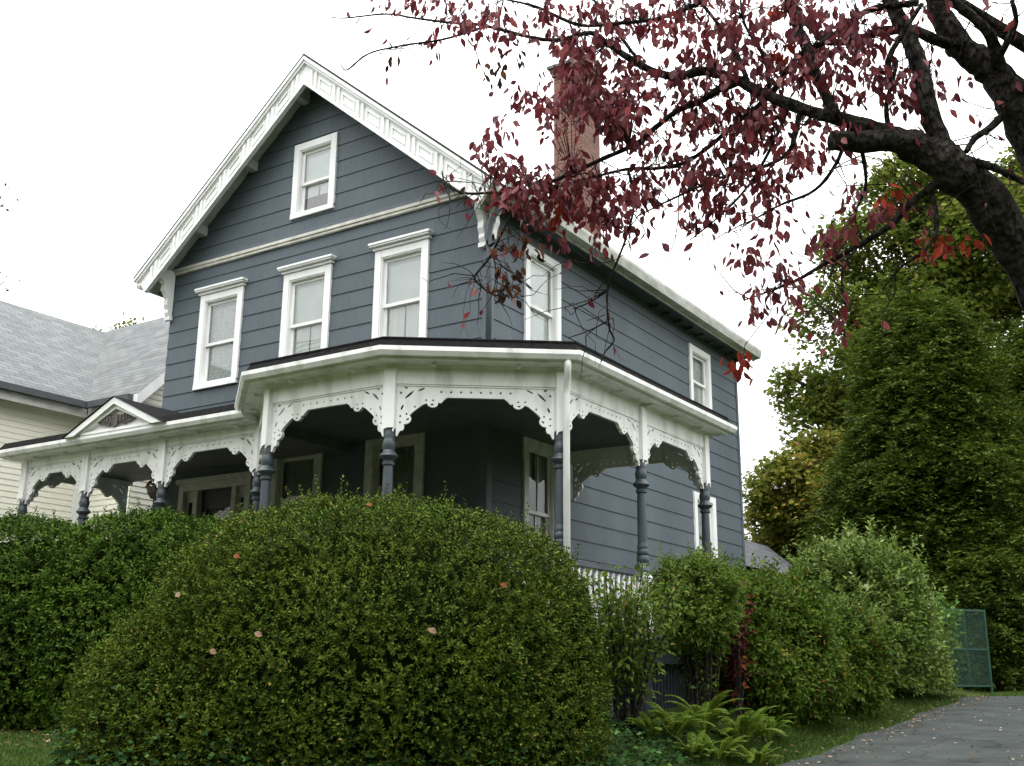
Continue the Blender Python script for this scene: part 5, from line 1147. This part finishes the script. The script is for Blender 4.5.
# stray leaves along the twigs
for p in twp:
    if rng.uniform() < .16: 
        BL[0].append((np.array(p), np.array([rng.normal()*.6, rng.normal()*.6, -1.])))
k = 0  # extra crown outside the frame, added to shade the clipped bush
while k < 900:
    d_ = rng.normal(size=3); d_ /= np.linalg.norm(d_); c = np.array([8.6, -6.6, 4.6])+d_*np.array([4.4, 4.2, 2.4])*rng.uniform(.35, 1)
    X_, Y_, Z_ = proj([c])
    if Z_[0] > .3 and -120 < X_[0] < 1150 and -150 < Y_[0] < 900: continue
    if c[2] < 2.2: continue
    k += 1
    if k % 30 == 0: r1 = Vector((8.2, -5.4, 3.2)); tr.tube([r1, (r1+Vector(c))/2+Vector((0, 0, .3)), Vector(c)], [.05, .03, .008], 6)
    for s_ in range(7): BL[0].append((c+rng.normal(size=3)*.14, np.array([rng.normal()*.5, rng.normal()*.5, -1.])))
tr.build('trunk', M['bark'], dog, smooth=True)
for mt, nm, mk in ((0, 'leaves', 'dogleaf'), (1, 'scarlet_leaves', 'dogred'), (2, 'dried_leaves', 'driedleaf')):
    P = np.array([a for a, _ in BL[mt]]); A = np.array([b_ for _, b_ in BL[mt]]); n = len(P); L = .030+.060*rng.beta(2.2, 1.8, n)
    o = leaf6(nm, P, A, rvec(n), L, L*rng.uniform(.42, .6, n), M[mk], dog)
# red spray hanging at the far end of the house's eave, held by a thin twig of the same tree
P = []; e0 = at(770, 291, 6.4); e1 = at(742, 368, 6.5)
tw = MB(); tw.tube([e0, (e0+e1)/2+Vector((.1, 0, .1)), at(745, 345, 6.5), e1], [.004, .003, .0025, .0015], 4); tw.build('twig', M['bark'], dog)
for q in range(18): P.append(np.array(at(742+rng.normal()*7, 362+rng.normal()*9, 6.5+rng.normal()*.06)))
P = np.array(P); n = len(P); leaf6('scarlet_leaves', P, np.stack([rng.normal(size=n)*.4, rng.normal(size=n)*.4, -np.ones(n)], 1), rvec(n), .075*np.ones(n), .036*np.ones(n), M['dogred'], dog)

# ------------------------------------------------------------------ far wood; unseen trees behind the camera, added to block the low sky
Pn = []
for (x, y, w_, h_) in ((-46, -38, 9, 15), (-30, -40, 10, 17), (-13, -39, 9, 16), (4, -41, 10, 18), (21, -39, 10, 16), (37, -36, 10, 17), (50, -26, 9, 15), (52, -8, 9, 15)):
    d_ = rvec(2600); r_ = rng.uniform(.6, 1, 2600)[:, None]; Pn.append(d_*r_*np.array([w_, w_, h_*.52])+np.array([x, y, h_*.46-1.6]))
Pn = np.concatenate(Pn); k = len(Pn); Pf = []
for q in range(16): x = -70+q*11; h_ = rng.uniform(6, 8.5); d_ = rvec(900); Pf.append(d_*rng.uniform(.6, 1, 900)[:, None]*np.array([8, 5, h_*.55])+np.array([x, 75+abs(x-10)*.1, h_*.42]))
Pf = np.concatenate(Pf); kf = len(Pf); tag(leaf_mesh('far_wood', Pf, rvec(kf), rvec(kf), 1.3, .9, M['maple2'], None), 'far low wood behind the gardens, glimpsed past the conifers', 'trees', kind='stuff')
tag(leaf_mesh('sky_blocking_trees', Pn, rvec(k), rvec(k), 1.1, .8, M['maple'], None), 'unseen line of leafy trees added behind the camera to block low sky', 'trees', kind='stuff')

# ------------------------------------------------------------------ light: bright overcast
w = bpy.data.worlds.new('World'); SC.world = w; w.use_nodes = True; nt = w.node_tree; L_ = nt.links.new
bg = nt.nodes['Background']; sky = nt.nodes.new('ShaderNodeTexSky'); sky.sky_type = 'NISHITA'; sky.sun_disc = False
SUN_EL, SUN_AZ = R(72), R(165)          # azimuth clockwise from +y
sky.sun_elevation = SUN_EL; sky.sun_rotation = SUN_AZ; sky.dust_density = 5; sky.air_density = 1; sky.ozone_density = 1
# a veil of cloud evens the sky out to a nearly white overcast
tc = nt.nodes.new('ShaderNodeTexCoord'); nz = nt.nodes.new('ShaderNodeTexNoise'); nz.inputs['Scale'].default_value = 1.6; nz.inputs['Detail'].default_value = 5; L_(tc.outputs['Generated'], nz.inputs['Vector'])
cr = nt.nodes.new('ShaderNodeValToRGB'); cr.color_ramp.elements[0].position = .25; cr.color_ramp.elements[0].color = (15.0, 15.4, 15.8, 1); cr.color_ramp.elements[1].position = .75; cr.color_ramp.elements[1].color = (17.4, 17.6, 17.6, 1)
L_(nz.outputs['Fac'], cr.inputs[0])
sp = nt.nodes.new('ShaderNodeSeparateXYZ'); L_(tc.outputs['Generated'], sp.inputs[0])
el = nt.nodes.new('ShaderNodeMapRange'); el.inputs['From Min'].default_value = 0; el.inputs['From Max'].default_value = 1; el.inputs['To Min'].default_value = .74; el.inputs['To Max'].default_value = 3.7; L_(sp.outputs['Z'], el.inputs['Value'])   # overcast: brighter overhead
vm = nt.nodes.new('ShaderNodeVectorMath'); vm.operation = 'SCALE'; L_(cr.outputs[0], vm.inputs[0]); L_(el.outputs[0], vm.inputs['Scale'])
mx = nt.nodes.new('ShaderNodeMix'); mx.data_type = 'RGBA'; mx.inputs['Factor'].default_value = .9; L_(sky.outputs[0], mx.inputs['A']); L_(vm.outputs[0], mx.inputs['B']); L_(mx.outputs['Result'], bg.inputs['Color'])
bg.inputs['Strength'].default_value = .083
sl = bpy.data.lights.new('sun', 'SUN'); sl.energy = 1.0; sl.angle = R(25); sl.color = (1, .97, .92); so = bpy.data.objects.new('sun', sl); COL.objects.link(so)
dv = Vector((math.sin(SUN_AZ)*math.cos(SUN_EL), math.cos(SUN_AZ)*math.cos(SUN_EL), math.sin(SUN_EL))); so.rotation_euler = dv.to_track_quat('Z', 'Y').to_euler()
vs = SC.view_settings; vs.view_transform = 'Standard'; vs.look = 'None'; vs.exposure = .06; vs.gamma = 1; vs.use_curve_mapping = False
SC.cycles.max_bounces = 6; SC.cycles.diffuse_bounces = 3; SC.cycles.transparent_max_bounces = 12
SC.render.resolution_x = 1024; SC.render.resolution_y = 766
